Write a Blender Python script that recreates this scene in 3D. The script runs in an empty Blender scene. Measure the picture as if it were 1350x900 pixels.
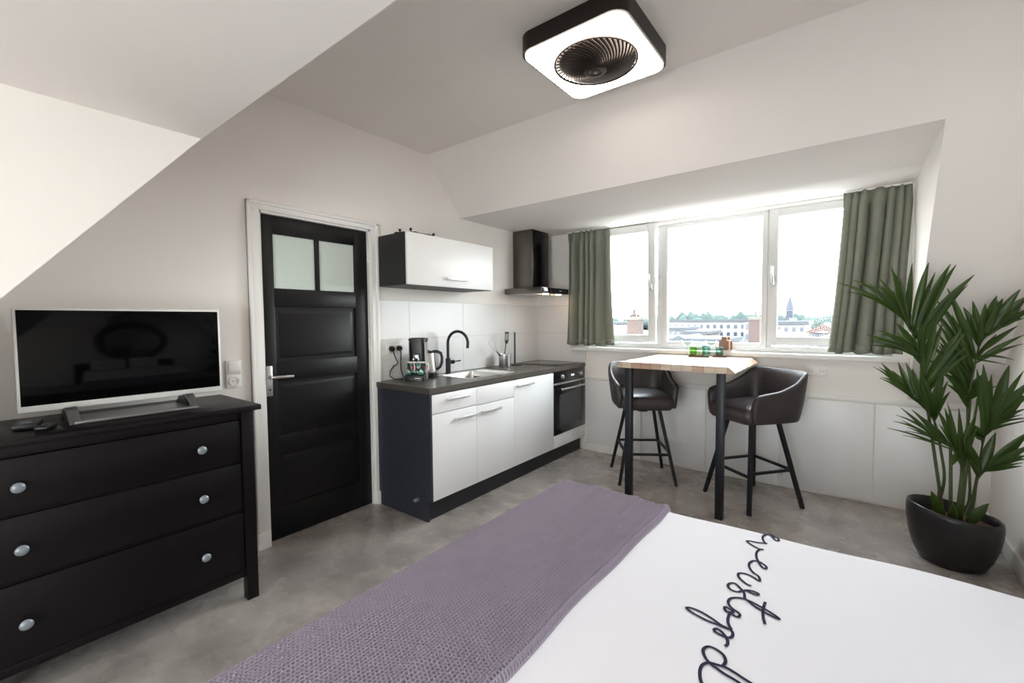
SKY = 7.6
EXPO = 1.27
LAMP = 7.5
import bpy, bmesh, math, random
from mathutils import Vector, Matrix
from mathutils.geometry import tessellate_polygon
C = bpy.context.scene.collection
PI = math.pi
random.seed(7)

# ------------------------------------------------------------------ materials
def lin(c):
    r = []
    for v in c:
        v = v / 255.0
        r.append(v / 12.92 if v <= .04045 else ((v + .055) / 1.055) ** 2.4)
    return r
def M(name, rgb, rough=.5, metal=0., var=.06, scale=8., bump=0., bscale=60., spec=.5, coat=0., stretch=(1, 1, 1), dist=.002):
    m = bpy.data.materials.new(name); m.use_nodes = True
    N = m.node_tree.nodes; L = m.node_tree.links
    b = N['Principled BSDF']
    b.inputs['Roughness'].default_value = rough
    b.inputs['Metallic'].default_value = metal
    b.inputs['Specular IOR Level'].default_value = spec
    b.inputs['Coat Weight'].default_value = coat
    tc = N.new('ShaderNodeTexCoord'); mp = N.new('ShaderNodeMapping')
    mp.inputs['Scale'].default_value = stretch
    L.new(tc.outputs['Object'], mp.inputs['Vector'])
    nz = N.new('ShaderNodeTexNoise'); nz.inputs['Scale'].default_value = scale; nz.inputs['Detail'].default_value = 4
    L.new(mp.outputs['Vector'], nz.inputs['Vector'])
    mx = N.new('ShaderNodeMix'); mx.data_type = 'RGBA'
    c = lin(rgb)
    mx.inputs['A'].default_value = [max(0, x * (1 - var)) for x in c] + [1]
    mx.inputs['B'].default_value = [min(1, x * (1 + var)) for x in c] + [1]
    L.new(nz.outputs['Fac'], mx.inputs['Factor'])
    L.new(mx.outputs['Result'], b.inputs['Base Color'])
    if bump:
        n2 = N.new('ShaderNodeTexNoise'); n2.inputs['Scale'].default_value = bscale; n2.inputs['Detail'].default_value = 3
        L.new(mp.outputs['Vector'], n2.inputs['Vector'])
        bp = N.new('ShaderNodeBump'); bp.inputs['Strength'].default_value = bump; bp.inputs['Distance'].default_value = dist
        L.new(n2.outputs['Fac'], bp.inputs['Height']); L.new(bp.outputs['Normal'], b.inputs['Normal'])
    return m
def emis(name, rgb, s):
    m = bpy.data.materials.new(name); m.use_nodes = True
    b = m.node_tree.nodes['Principled BSDF']
    b.inputs['Base Color'].default_value = (.8, .8, .8, 1)
    b.inputs['Emission Color'].default_value = lin(rgb) + [1]; b.inputs['Emission Strength'].default_value = s
    return m
def glassmat(name, rgb, rough=.02, refl=.04):
    """thin clear glass: see-through with a fresnel sheen"""
    m = bpy.data.materials.new(name); m.use_nodes = True
    N = m.node_tree.nodes; L = m.node_tree.links; N.clear()
    o = N.new('ShaderNodeOutputMaterial'); mx = N.new('ShaderNodeMixShader')
    t = N.new('ShaderNodeBsdfTransparent'); g = N.new('ShaderNodeBsdfGlossy'); f = N.new('ShaderNodeLayerWeight')
    t.inputs['Color'].default_value = lin(rgb) + [1]; g.inputs['Roughness'].default_value = rough
    f.inputs['Blend'].default_value = .5
    pw = N.new('ShaderNodeMath'); pw.operation = 'POWER'; pw.inputs[1].default_value = 4; L.new(f.outputs['Facing'], pw.inputs[0])
    ma = N.new('ShaderNodeMath'); ma.operation = 'MULTIPLY_ADD'; ma.inputs[1].default_value = refl * 12; ma.inputs[2].default_value = refl; L.new(pw.outputs[0], ma.inputs[0])
    L.new(ma.outputs[0], mx.inputs['Fac']); L.new(t.outputs['BSDF'], mx.inputs[1]); L.new(g.outputs['BSDF'], mx.inputs[2])
    L.new(mx.outputs['Shader'], o.inputs['Surface'])
    return m

m_wall = M('wall_paint', (241, 236, 231), .85, var=.015, scale=3, bump=.06, bscale=220, spec=.2, dist=.001)
m_ceil = M('ceiling_paint', (236, 231, 227), .9, var=.015, scale=3, bump=.05, bscale=220, spec=.2, dist=.001)
m_white = M('white_lacquer', (236, 235, 235), .38, var=.012, scale=4)
m_trimw = M('white_trim_paint', (240, 238, 235), .45, var=.015, scale=6)
m_pvc = M('white_window_profile', (218, 218, 217), .35, var=.012, scale=5)
m_tile = M('white_wall_tile', (222, 221, 220), .3, var=.012, scale=2)
m_grout = M('tile_grout', (196, 194, 190), .9, var=.05, scale=40)
m_door = M('black_door_paint', (19, 18, 19), .4, var=.1, scale=6, bump=.05, bscale=90, dist=.001, spec=.28)
m_anth = M('anthracite_panel', (46, 48, 58), .5, var=.05, scale=10, bump=.04, bscale=150, dist=.001)
m_anth2 = M('anthracite_carcass', (38, 37, 38), .5, var=.05, scale=10)
m_plinth = M('black_plinth', (30, 29, 32), .45, var=.05, scale=10)
m_top = M('stone_worktop', (80, 75, 69), .32, var=.22, scale=14, bump=.08, bscale=80, dist=.001)
m_steel = M('brushed_steel', (208, 206, 203), .34, 1., var=.06, scale=30, bump=.05, bscale=160, stretch=(1, 1, 12), dist=.0005)
m_silver = M('silver_grey_plastic', (158, 156, 153), .32, .35, var=.05, scale=20)
m_hood = M('dull_brushed_steel', (118, 114, 109), .3, 1., var=.12, scale=16, bump=.06, bscale=120, stretch=(6, 6, .5), dist=.0005)
m_hoodf = M('dark_glossy_steel', (52, 50, 50), .2, 1., var=.08, scale=10)
m_chrome = M('satin_metal', (205, 205, 205), .28, 1., var=.03, scale=20)
m_alu = M('white_alu_handle', (225, 225, 224), .3, .55, var=.03, scale=20)
m_black = M('black_plastic', (18, 18, 19), .35, var=.1, scale=15)
m_blackm = M('black_metal', (24, 27, 33), .45, .2, var=.1, scale=15)
m_bglass = M('black_glass', (9, 9, 10), .07, var=.05, scale=4, spec=.6)
m_oven = M('oven_glass', (52, 52, 54), .1, var=.3, scale=5, spec=.6)
m_hemnes = M('black_brown_wood', (15, 11, 13), .38, var=.25, scale=5, bump=.1, bscale=30, stretch=(6, .6, 6), dist=.001, spec=.2)
m_knob = M('grey_knob', (132, 139, 146), .35, .3, var=.06, scale=30)
m_screen = M('tv_screen', (5, 5, 6), .07, var=.05, scale=3, spec=.14)
m_tvframe = M('silver_white_bezel', (226, 226, 222), .35, .15, var=.02, scale=10)
m_tvfoot = M('polished_grey_metal', (150, 148, 150), .3, .7, var=.06, scale=12)
m_leather = M('dark_brown_leather', (56, 48, 48), .42, var=.28, scale=9, bump=.35, bscale=70, dist=.004)
m_leather_s = M('dark_brown_leather_seat', (66, 58, 57), .38, var=.28, scale=9, bump=.3, bscale=60, dist=.004)
m_curt = M('olive_grey_fabric', (134, 136, 124), .95, var=.12, scale=40, bump=.3, bscale=500, spec=.1, dist=.001)
m_duvet = M('white_cotton', (236, 236, 243), .9, var=.012, scale=5, bump=.12, bscale=14, spec=.15, dist=.006)
m_ink = M('navy_print', (48, 50, 70), .9, var=.08, scale=40, spec=.1)
m_throw = M('mauve_grey_waffle', (168, 160, 176), .95, var=.08, scale=20, bump=.25, bscale=700, spec=.08, dist=.001)
m_pillow = M('pillow_cotton', (228, 228, 232), .9, var=.02, scale=6, spec=.15)
m_soil = M('potting_soil', (92, 62, 44), .95, var=.5, scale=40, bump=.8, bscale=60, dist=.02)
m_pot = M('black_glazed_pot', (27, 23, 24), .3, var=.4, scale=9, bump=.15, bscale=30, dist=.004)
m_leaf = M('palm_leaf', (54, 74, 29), .38, var=.5, scale=6, bump=.2, bscale=60, dist=.002)
def translucent(m, rgb, f):
    N = m.node_tree.nodes; L = m.node_tree.links; o = [n for n in N if n.type == 'OUTPUT_MATERIAL'][0]
    t = N.new('ShaderNodeBsdfTranslucent'); t.inputs['Color'].default_value = lin(rgb) + [1]; x = N.new('ShaderNodeMixShader'); x.inputs['Fac'].default_value = f
    L.new(N['Principled BSDF'].outputs['BSDF'], x.inputs[1]); L.new(t.outputs['BSDF'], x.inputs[2]); L.new(x.outputs['Shader'], o.inputs['Surface'])
translucent(m_leaf, (140, 170, 55), .28)
m_leafd = M('palm_leaf_deep', (42, 62, 30), .42, var=.4, scale=6, bump=.2, bscale=60, dist=.002)
m_stem = M('palm_stem', (66, 78, 42), .5, var=.3, scale=20)
m_husk = M('dry_husk', (70, 50, 36), .8, var=.3, scale=30)
m_socket = M('white_socket_plastic', (232, 230, 226), .35, var=.01, scale=10)
m_hole = M('socket_hole', (60, 58, 56), .6, var=.1, scale=10)
m_diff = emis('lamp_diffuser', (255, 243, 230), LAMP)
m_hoodl = emis('hood_lamp', (255, 214, 170), 14.)
m_lampb = M('lamp_housing', (40, 33, 29), .4, .3, var=.08, scale=10)
m_drum = M('fan_drum_plastic', (196, 184, 174), .6, var=.05, scale=10)
m_vane = M('lamp_grille', (52, 44, 40), .35, .4, var=.08, scale=10)
m_glass = glassmat('window_glass', (250, 252, 251), refl=.008)
m_clear = glassmat('clear_drinking_glass', (240, 245, 244))
m_green = glassmat('green_drinking_glass', (206, 232, 186))
m_teal = glassmat('teal_drinking_glass', (214, 234, 229))
m_pale = glassmat('pale_mint_glass', (236, 244, 236))
m_dglass = M('frosted_glass', (212, 224, 217), .35, var=.07, scale=120, bump=.3, bscale=160, dist=.002)
m_mirror = M('mirror_glass', (225, 225, 225), .03, 1., var=.01, scale=3)
m_mframe = M('rust_brown_frame', (84, 50, 36), .6, var=.3, scale=10)
m_tray = M('reddish_wood_tray', (120, 66, 48), .5, var=.2, scale=20)
m_cer = M('white_ceramic', (238, 236, 232), .2, var=.01, scale=10)
m_board = M('walnut_board', (112, 74, 50), .55, var=.35, scale=14, stretch=(4, 4, .6))
m_boardl = M('light_board_edge', (190, 150, 110), .6, var=.2, scale=20)

def node_mat(name):
    m = bpy.data.materials.new(name); m.use_nodes = True
    return m, m.node_tree.nodes, m.node_tree.links, m.node_tree.nodes['Principled BSDF']
# floor: big concrete-look tiles, faint joints, cloudy tone
m_floor, N, L, b = node_mat('concrete_tile_floor')
tc = N.new('ShaderNodeTexCoord'); br = N.new('ShaderNodeTexBrick')
br.offset = 0; br.inputs['Scale'].default_value = 1; br.inputs['Brick Width'].default_value = 1.2; br.inputs['Row Height'].default_value = .6
br.inputs['Mortar Size'].default_value = .0012; br.inputs['Mortar Smooth'].default_value = .3
br.inputs['Color1'].default_value = lin((180, 173, 169)) + [1]; br.inputs['Color2'].default_value = lin((174, 167, 163)) + [1]; br.inputs['Mortar'].default_value = lin((152, 146, 142)) + [1]
L.new(tc.outputs['Object'], br.inputs['Vector'])
n1 = N.new('ShaderNodeTexNoise'); n1.inputs['Scale'].default_value = 2.2; n1.inputs['Detail'].default_value = 8; n1.inputs['Roughness'].default_value = .62
L.new(tc.outputs['Object'], n1.inputs['Vector'])
cr = N.new('ShaderNodeValToRGB'); cr.color_ramp.elements[0].position = .3; cr.color_ramp.elements[0].color = (.5, .49, .48, 1); cr.color_ramp.elements[1].position = .72; cr.color_ramp.elements[1].color = (1.25, 1.25, 1.25, 1)
L.new(n1.outputs['Fac'], cr.inputs['Fac'])
mu = N.new('ShaderNodeMix'); mu.data_type = 'RGBA'; mu.blend_type = 'MULTIPLY'; mu.inputs['Factor'].default_value = 1
L.new(br.outputs['Color'], mu.inputs['A']); L.new(cr.outputs['Color'], mu.inputs['B']); L.new(mu.outputs['Result'], b.inputs['Base Color'])
n2 = N.new('ShaderNodeTexNoise'); n2.inputs['Scale'].default_value = 7; n2.inputs['Detail'].default_value = 5; L.new(tc.outputs['Object'], n2.inputs['Vector'])
mr = N.new('ShaderNodeMapRange'); mr.inputs['To Min'].default_value = .2; mr.inputs['To Max'].default_value = .34; L.new(n2.outputs['Fac'], mr.inputs['Value']); L.new(mr.outputs['Result'], b.inputs['Roughness'])
bp = N.new('ShaderNodeBump'); bp.inputs['Strength'].default_value = .05; bp.inputs['Distance'].default_value = .002; L.new(n2.outputs['Fac'], bp.inputs['Height']); L.new(bp.outputs['Normal'], b.inputs['Normal'])
# table top: bleached planks
m_slab, N, L, b = node_mat('bleached_plank_wood')
tc = N.new('ShaderNodeTexCoord'); br = N.new('ShaderNodeTexBrick'); br.offset = .37
mp = N.new('ShaderNodeMapping'); mp.inputs['Rotation'].default_value = (0, 0, PI / 2); L.new(tc.outputs['Object'], mp.inputs['Vector'])
br.inputs['Scale'].default_value = 1; br.inputs['Brick Width'].default_value = .34; br.inputs['Row Height'].default_value = .075; br.inputs['Mortar Size'].default_value = .0012
br.inputs['Color1'].default_value = lin((205, 186, 168)) + [1]; br.inputs['Color2'].default_value = lin((166, 132, 104)) + [1]; br.inputs['Mortar'].default_value = lin((110, 88, 70)) + [1]
L.new(mp.outputs['Vector'], br.inputs['Vector'])
n1 = N.new('ShaderNodeTexNoise'); n1.inputs['Scale'].default_value = 9; n1.inputs['Detail'].default_value = 6
m2 = N.new('ShaderNodeMapping'); m2.inputs['Scale'].default_value = (1, 7, 7); L.new(tc.outputs['Object'], m2.inputs['Vector']); L.new(m2.outputs['Vector'], n1.inputs['Vector'])
mu = N.new('ShaderNodeMix'); mu.data_type = 'RGBA'; mu.blend_type = 'OVERLAY'; mu.inputs['Factor'].default_value = .55
L.new(br.outputs['Color'], mu.inputs['A']); L.new(n1.outputs['Color'], mu.inputs['B']); L.new(mu.outputs['Result'], b.inputs['Base Color']); b.inputs['Roughness'].default_value = .4
# mug print: leaves and red blooms
m_mug, N, L, b = node_mat('floral_mug_print')
tc = N.new('ShaderNodeTexCoord'); vo = N.new('ShaderNodeTexVoronoi'); vo.inputs['Scale'].default_value = 48; L.new(tc.outputs['Object'], vo.inputs['Vector'])
sp = N.new('ShaderNodeSeparateColor'); L.new(vo.outputs['Color'], sp.inputs['Color'])
cr = N.new('ShaderNodeValToRGB'); cr.color_ramp.interpolation = 'CONSTANT'
e = cr.color_ramp.elements; e[0].color = lin((22, 60, 56)) + [1]; e[1].position = .3; e[1].color = lin((70, 140, 110)) + [1]
for p, c in ((.45, (26, 46, 60)), (.55, (205, 225, 215)), (.74, (185, 50, 55)), (.86, (60, 130, 110))):
    q = e.new(p); q.color = lin(c) + [1]
L.new(sp.outputs['Red'], cr.inputs['Fac']); L.new(cr.outputs['Color'], b.inputs['Base Color']); b.inputs['Roughness'].default_value = .2
# brick for chimneys
def brickmat(name, c1, c2, mo, s=1.):
    m, N, L, b = node_mat(name)
    tc = N.new('ShaderNodeTexCoord'); g = N.new('ShaderNodeNewGeometry')
    sx = N.new('ShaderNodeSeparateXYZ'); L.new(tc.outputs['Object'], sx.inputs['Vector'])
    ad = N.new('ShaderNodeMath'); ad.operation = 'ADD'; L.new(sx.outputs['X'], ad.inputs[0]); L.new(sx.outputs['Y'], ad.inputs[1])
    cb = N.new('ShaderNodeCombineXYZ'); L.new(ad.outputs['Value'], cb.inputs['X']); L.new(sx.outputs['Z'], cb.inputs['Y'])
    br = N.new('ShaderNodeTexBrick'); br.inputs['Scale'].default_value = s; br.inputs['Brick Width'].default_value = .21; br.inputs['Row Height'].default_value = .065; br.inputs['Mortar Size'].default_value = .008
    for k, c in (('Color1', c1), ('Color2', c2), ('Mortar', mo)): br.inputs[k].default_value = lin(c) + [1]
    L.new(cb.outputs['Vector'], br.inputs['Vector']); L.new(br.outputs['Color'], b.inputs['Base Color']); b.inputs['Roughness'].default_value = .9
    return m
m_brick = brickmat('chimney_brick', (52, 35, 31), (44, 31, 28), (64, 58, 54))  # town colours from here darkened, a lower outdoor exposure put into them
m_facade = M('dimmed_white_render', (118, 118, 117), .9, var=.04, scale=.3)
m_facade2 = M('dimmed_grey_render', (104, 104, 104), .9, var=.05, scale=.3)
m_facade3 = M('dimmed_cream_render', (112, 109, 102), .9, var=.05, scale=.3)
m_pane = M('far_window', (44, 50, 60), .2, var=.2, scale=.5)
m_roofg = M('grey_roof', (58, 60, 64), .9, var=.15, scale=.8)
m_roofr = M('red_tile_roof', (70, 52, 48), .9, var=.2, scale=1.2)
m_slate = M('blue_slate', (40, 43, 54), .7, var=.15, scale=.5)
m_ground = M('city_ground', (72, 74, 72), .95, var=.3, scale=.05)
m_tree = M('hazed_foliage', (54, 63, 60), .95, var=.35, scale=.12, spec=.1)  # also greyed, distance haze put into the leaf colour
m_road = M('concrete_cap', (66, 64, 58), .9, var=.1, scale=6)

# ------------------------------------------------------------------ geometry helpers
def nb(): return bmesh.new()
def box(bm, x0, x1, y0, y1, z0, z1, bev=0., seg=2, mtx=None):
    r = bmesh.ops.create_cube(bm, size=1)['verts']
    for v in r: v.co = Vector(((x0 + x1) / 2 + v.co.x * (x1 - x0), (y0 + y1) / 2 + v.co.y * (y1 - y0), (z0 + z1) / 2 + v.co.z * (z1 - z0)))
    if bev > 0:
        es = list({e for v in r for e in v.link_edges})
        g = bmesh.ops.bevel(bm, geom=es, offset=bev, segments=seg, affect='EDGES', profile=.5)
        r = list({v for f in g['faces'] for v in f.verts} | {v for v in r if v.is_valid})
    if mtx is not None:
        for v in r: v.co = mtx @ v.co
    return r
def frame_of(d):
    d = Vector(d).normalized(); a = Vector((0, 0, 1)) if abs(d.z) < .9 else Vector((1, 0, 0))
    u = d.cross(a).normalized(); return u, d.cross(u).normalized()
def tube(bm, pts, rad, seg=12, cap=True, sq=False):
    pts = [Vector(p) for p in pts]; n = len(pts)
    if not isinstance(rad, (list, tuple)): rad = [rad] * n
    rings = []; u = None
    for i, p in enumerate(pts):
        d = (pts[min(i + 1, n - 1)] - pts[max(i - 1, 0)])
        if u is None: u, w = frame_of(d)
        else:
            d.normalize(); u = (u - d * u.dot(d)).normalized(); w = d.cross(u).normalized()
        ring = []
        for k in range(seg):
            a = 2 * PI * (k + (.5 if sq else 0)) / seg; rr = rad[i] * (1.4142 if sq else 1)
            ring.append(bm.verts.new(p + (u * math.cos(a) + w * math.sin(a)) * rr))
        rings.append(ring)
    for a, c in zip(rings, rings[1:]):
        for k in range(seg): bm.faces.new((a[k], a[(k + 1) % seg], c[(k + 1) % seg], c[k]))
    if cap: bm.faces.new(rings[0][::-1]); bm.faces.new(rings[-1])
def lathe(bm, prof, c=(0, 0, 0), seg=32, capb=True, capt=False, axis='z', tilt=None):
    rings = []
    for r, z in prof:
        ring = []
        for k in range(seg):
            a = 2 * PI * k / seg
            p = Vector((r * math.cos(a), r * math.sin(a), z + (tilt(r * math.cos(a), r * math.sin(a), z) if tilt else 0)))
            if axis == 'x': p = Vector((p.z, p.x, p.y))
            if axis == 'y': p = Vector((p.x, p.z, p.y))
            ring.append(bm.verts.new(p + Vector(c)))
        rings.append(ring)
    for a, b_ in zip(rings, rings[1:]):
        for k in range(seg): bm.faces.new((a[k], a[(k + 1) % seg], b_[(k + 1) % seg], b_[k]))
    if capb: bm.faces.new(rings[0][::-1])
    if capt: bm.faces.new(rings[-1])
def prism(bm, poly, ext):
    """closed planar polygon (3D points) pushed along ext"""
    P = [Vector(p) for p in poly]; e = Vector(ext); n = len(P)
    a = [bm.verts.new(p) for p in P]; b_ = [bm.verts.new(p + e) for p in P]
    for t in tessellate_polygon([P]):
        bm.faces.new([a[i] for i in t]); bm.faces.new([b_[i] for i in reversed(t)])
    for i in range(n): bm.faces.new((a[i], a[(i + 1) % n], b_[(i + 1) % n], b_[i]))
def rrect(x0, x1, y0, y1, r, n=6):
    out = []
    for cx, cy, a0 in ((x1 - r, y1 - r, 0), (x0 + r, y1 - r, PI / 2), (x0 + r, y0 + r, PI), (x1 - r, y0 + r, 1.5 * PI)):
        for k in range(n + 1):
            a = a0 + PI / 2 * k / n; out.append((cx + r * math.cos(a), cy + r * math.sin(a)))
    return out
def dense(pts, d=.02):
    out = []
    for i, p in enumerate(pts):
        q = pts[(i + 1) % len(pts)]; n = max(1, int(math.hypot(q[0] - p[0], q[1] - p[1]) / d))
        out += [(p[0] + (q[0] - p[0]) * k / n, p[1] + (q[1] - p[1]) * k / n) for k in range(n)]
    return out
def loft(bm, loops, cap0=True, cap1=True):
    R = [[bm.verts.new(p) for p in l] for l in loops]; n = len(R[0])
    for a, c in zip(R, R[1:]):
        for k in range(n): bm.faces.new((a[k], a[(k + 1) % n], c[(k + 1) % n], c[k]))
    if cap0: bm.faces.new(R[0][::-1])
    if cap1: bm.faces.new(R[-1])
def grid(bm, f, nu, nv):
    V = [[bm.verts.new(f(i / nu, j / nv)) for j in range(nv + 1)] for i in range(nu + 1)]
    for i in range(nu):
        for j in range(nv): bm.faces.new((V[i][j], V[i + 1][j], V[i + 1][j + 1], V[i][j + 1]))
    return V
def root_of(o):
    while o.parent: o = o.parent
    return o
def obj(name, bm, mat, parent=None, smooth=True, world=True, angle=40):
    """link a bmesh as one mesh object; coordinates given in world space unless world=False"""
    if parent is not None and world:
        r = root_of(parent); Mi = (Matrix.Translation(r.location) @ r.rotation_euler.to_matrix().to_4x4()).inverted()
        bmesh.ops.transform(bm, matrix=Mi, verts=bm.verts)
    bmesh.ops.recalc_face_normals(bm, faces=bm.faces)
    me = bpy.data.meshes.new(name); bm.to_mesh(me); bm.free()
    o = bpy.data.objects.new(name, me); C.objects.link(o)
    me.materials.append(mat)
    if smooth:
        me.polygons.foreach_set('use_smooth', [True] * len(me.polygons))
        me.set_sharp_from_angle(angle=math.radians(angle))
    if parent is not None: o.parent = parent
    return o
def tag(o, label, cat, group=None, kind=None):
    if label: o['label'] = label
    if cat: o['category'] = cat
    if group: o['group'] = group
    if kind: o['kind'] = kind
    return o
def thing(name, label, cat, loc, rz=0., group=None):
    o = bpy.data.objects.new(name, None); C.objects.link(o)
    o.empty_display_size = .05; o.location = loc; o.rotation_euler = (0, 0, rz)
    return tag(o, label, cat, group)
def struct(name, bm, mat, label, cat, parent=None, smooth=False):
    o = obj(name, bm, mat, parent, smooth)
    if parent is None: tag(o, label, cat, kind='structure')
    return o
def copy_tree(o, parent=None):
    c = o.copy(); C.objects.link(c)
    if parent: c.parent = parent
    for ch in list(o.children): copy_tree(ch, c)
    return c
def P(name, root, mat, f, smooth=True, world=True, angle=40):
    bm = nb(); f(bm); return obj(name, bm, mat, root, smooth, world, angle)
STROKES=[[(2.589,-2.154),(2.6,-2.158),(2.613,-2.182),(2.624,-2.193),(2.63,-2.182),(2.624,-2.167),(2.614,-2.164),(2.603,-2.153),(2.588,-2.153),(2.577,-2.174),(2.575,-2.193),(2.58,-2.219),(2.59,-2.238),(2.598,-2.24)],[(2.596,-2.241),(2.585,-2.244),(2.563,-2.252),(2.54,-2.257),(2.53,-2.263),(2.537,-2.274),(2.554,-2.288),(2.57,-2.298),(2.58,-2.301),(2.593,-2.299)],[(2.593,-2.298),(2.586,-2.299),(2.578,-2.313),(2.575,-2.338),(2.579,-2.369),(2.589,-2.397),(2.601,-2.423),(2.612,-2.435),(2.619,-2.43),(2.617,-2.417),(2.606,-2.406),(2.595,-2.399),(2.582,-2.398),(2.571,-2.41),(2.566,-2.431),(2.569,-2.453),(2.578,-2.473),(2.591,-2.489),(2.601,-2.495),(2.609,-2.507),(2.614,-2.528)],[(2.615,-2.529),(2.607,-2.526),(2.59,-2.515),(2.573,-2.509),(2.558,-2.511),(2.549,-2.519),(2.548,-2.534),(2.556,-2.55),(2.57,-2.564),(2.584,-2.574),(2.595,-2.574)],[(2.536,-2.599),(2.533,-2.618),(2.544,-2.636),(2.564,-2.638),(2.576,-2.623),(2.591,-2.608),(2.608,-2.603),(2.621,-2.608),(2.618,-2.618),(2.604,-2.618),(2.59,-2.611)],[(2.536,-2.599),(2.55,-2.592),(2.57,-2.612),(2.571,-2.612),(2.584,-2.632),(2.592,-2.661),(2.611,-2.667),(2.643,-2.679),(2.674,-2.694),(2.69,-2.708),(2.67,-2.706),(2.646,-2.697),(2.62,-2.684),(2.596,-2.665),(2.574,-2.669),(2.556,-2.685),(2.552,-2.708),(2.559,-2.726),(2.572,-2.739),(2.587,-2.747),(2.594,-2.757),(2.591,-2.77),(2.581,-2.77),(2.569,-2.761),(2.559,-2.764),(2.551,-2.753),(2.551,-2.742),(2.564,-2.745),(2.575,-2.752),(2.569,-2.763),(2.569,-2.794),(2.575,-2.819),(2.588,-2.841)],[(2.584,-2.841),(2.57,-2.843),(2.549,-2.842),(2.525,-2.842),(2.499,-2.837),(2.476,-2.831),(2.458,-2.82),(2.464,-2.812),(2.483,-2.81),(2.506,-2.814),(2.533,-2.824),(2.559,-2.837),(2.581,-2.841),(2.591,-2.849),(2.595,-2.863),(2.591,-2.878),(2.58,-2.882),(2.569,-2.882),(2.554,-2.878),(2.548,-2.871),(2.552,-2.862),(2.562,-2.863),(2.573,-2.872),(2.582,-2.883),(2.589,-2.897),(2.591,-2.911),(2.587,-2.922)],[(2.645,-2.642),(2.645,-2.687),(2.651,-2.727),(2.66,-2.758)],[(2.598,-3.001),(2.601,-2.985),(2.599,-2.972),(2.591,-2.958),(2.578,-2.95),(2.564,-2.947),(2.551,-2.951),(2.544,-2.966),(2.547,-2.981),(2.558,-2.999),(2.571,-3.01),(2.588,-3.017),(2.607,-3.024),(2.628,-3.028),(2.646,-3.033),(2.661,-3.035),(2.677,-3.038),(2.684,-3.037),(2.678,-3.028),(2.667,-3.017),(2.647,-3.011),(2.626,-3.004),(2.605,-3.0),(2.585,-3.004),(2.568,-3.009),(2.557,-3.025),(2.556,-3.046),(2.561,-3.068),(2.569,-3.086),(2.582,-3.101),(2.597,-3.109)]]
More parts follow.
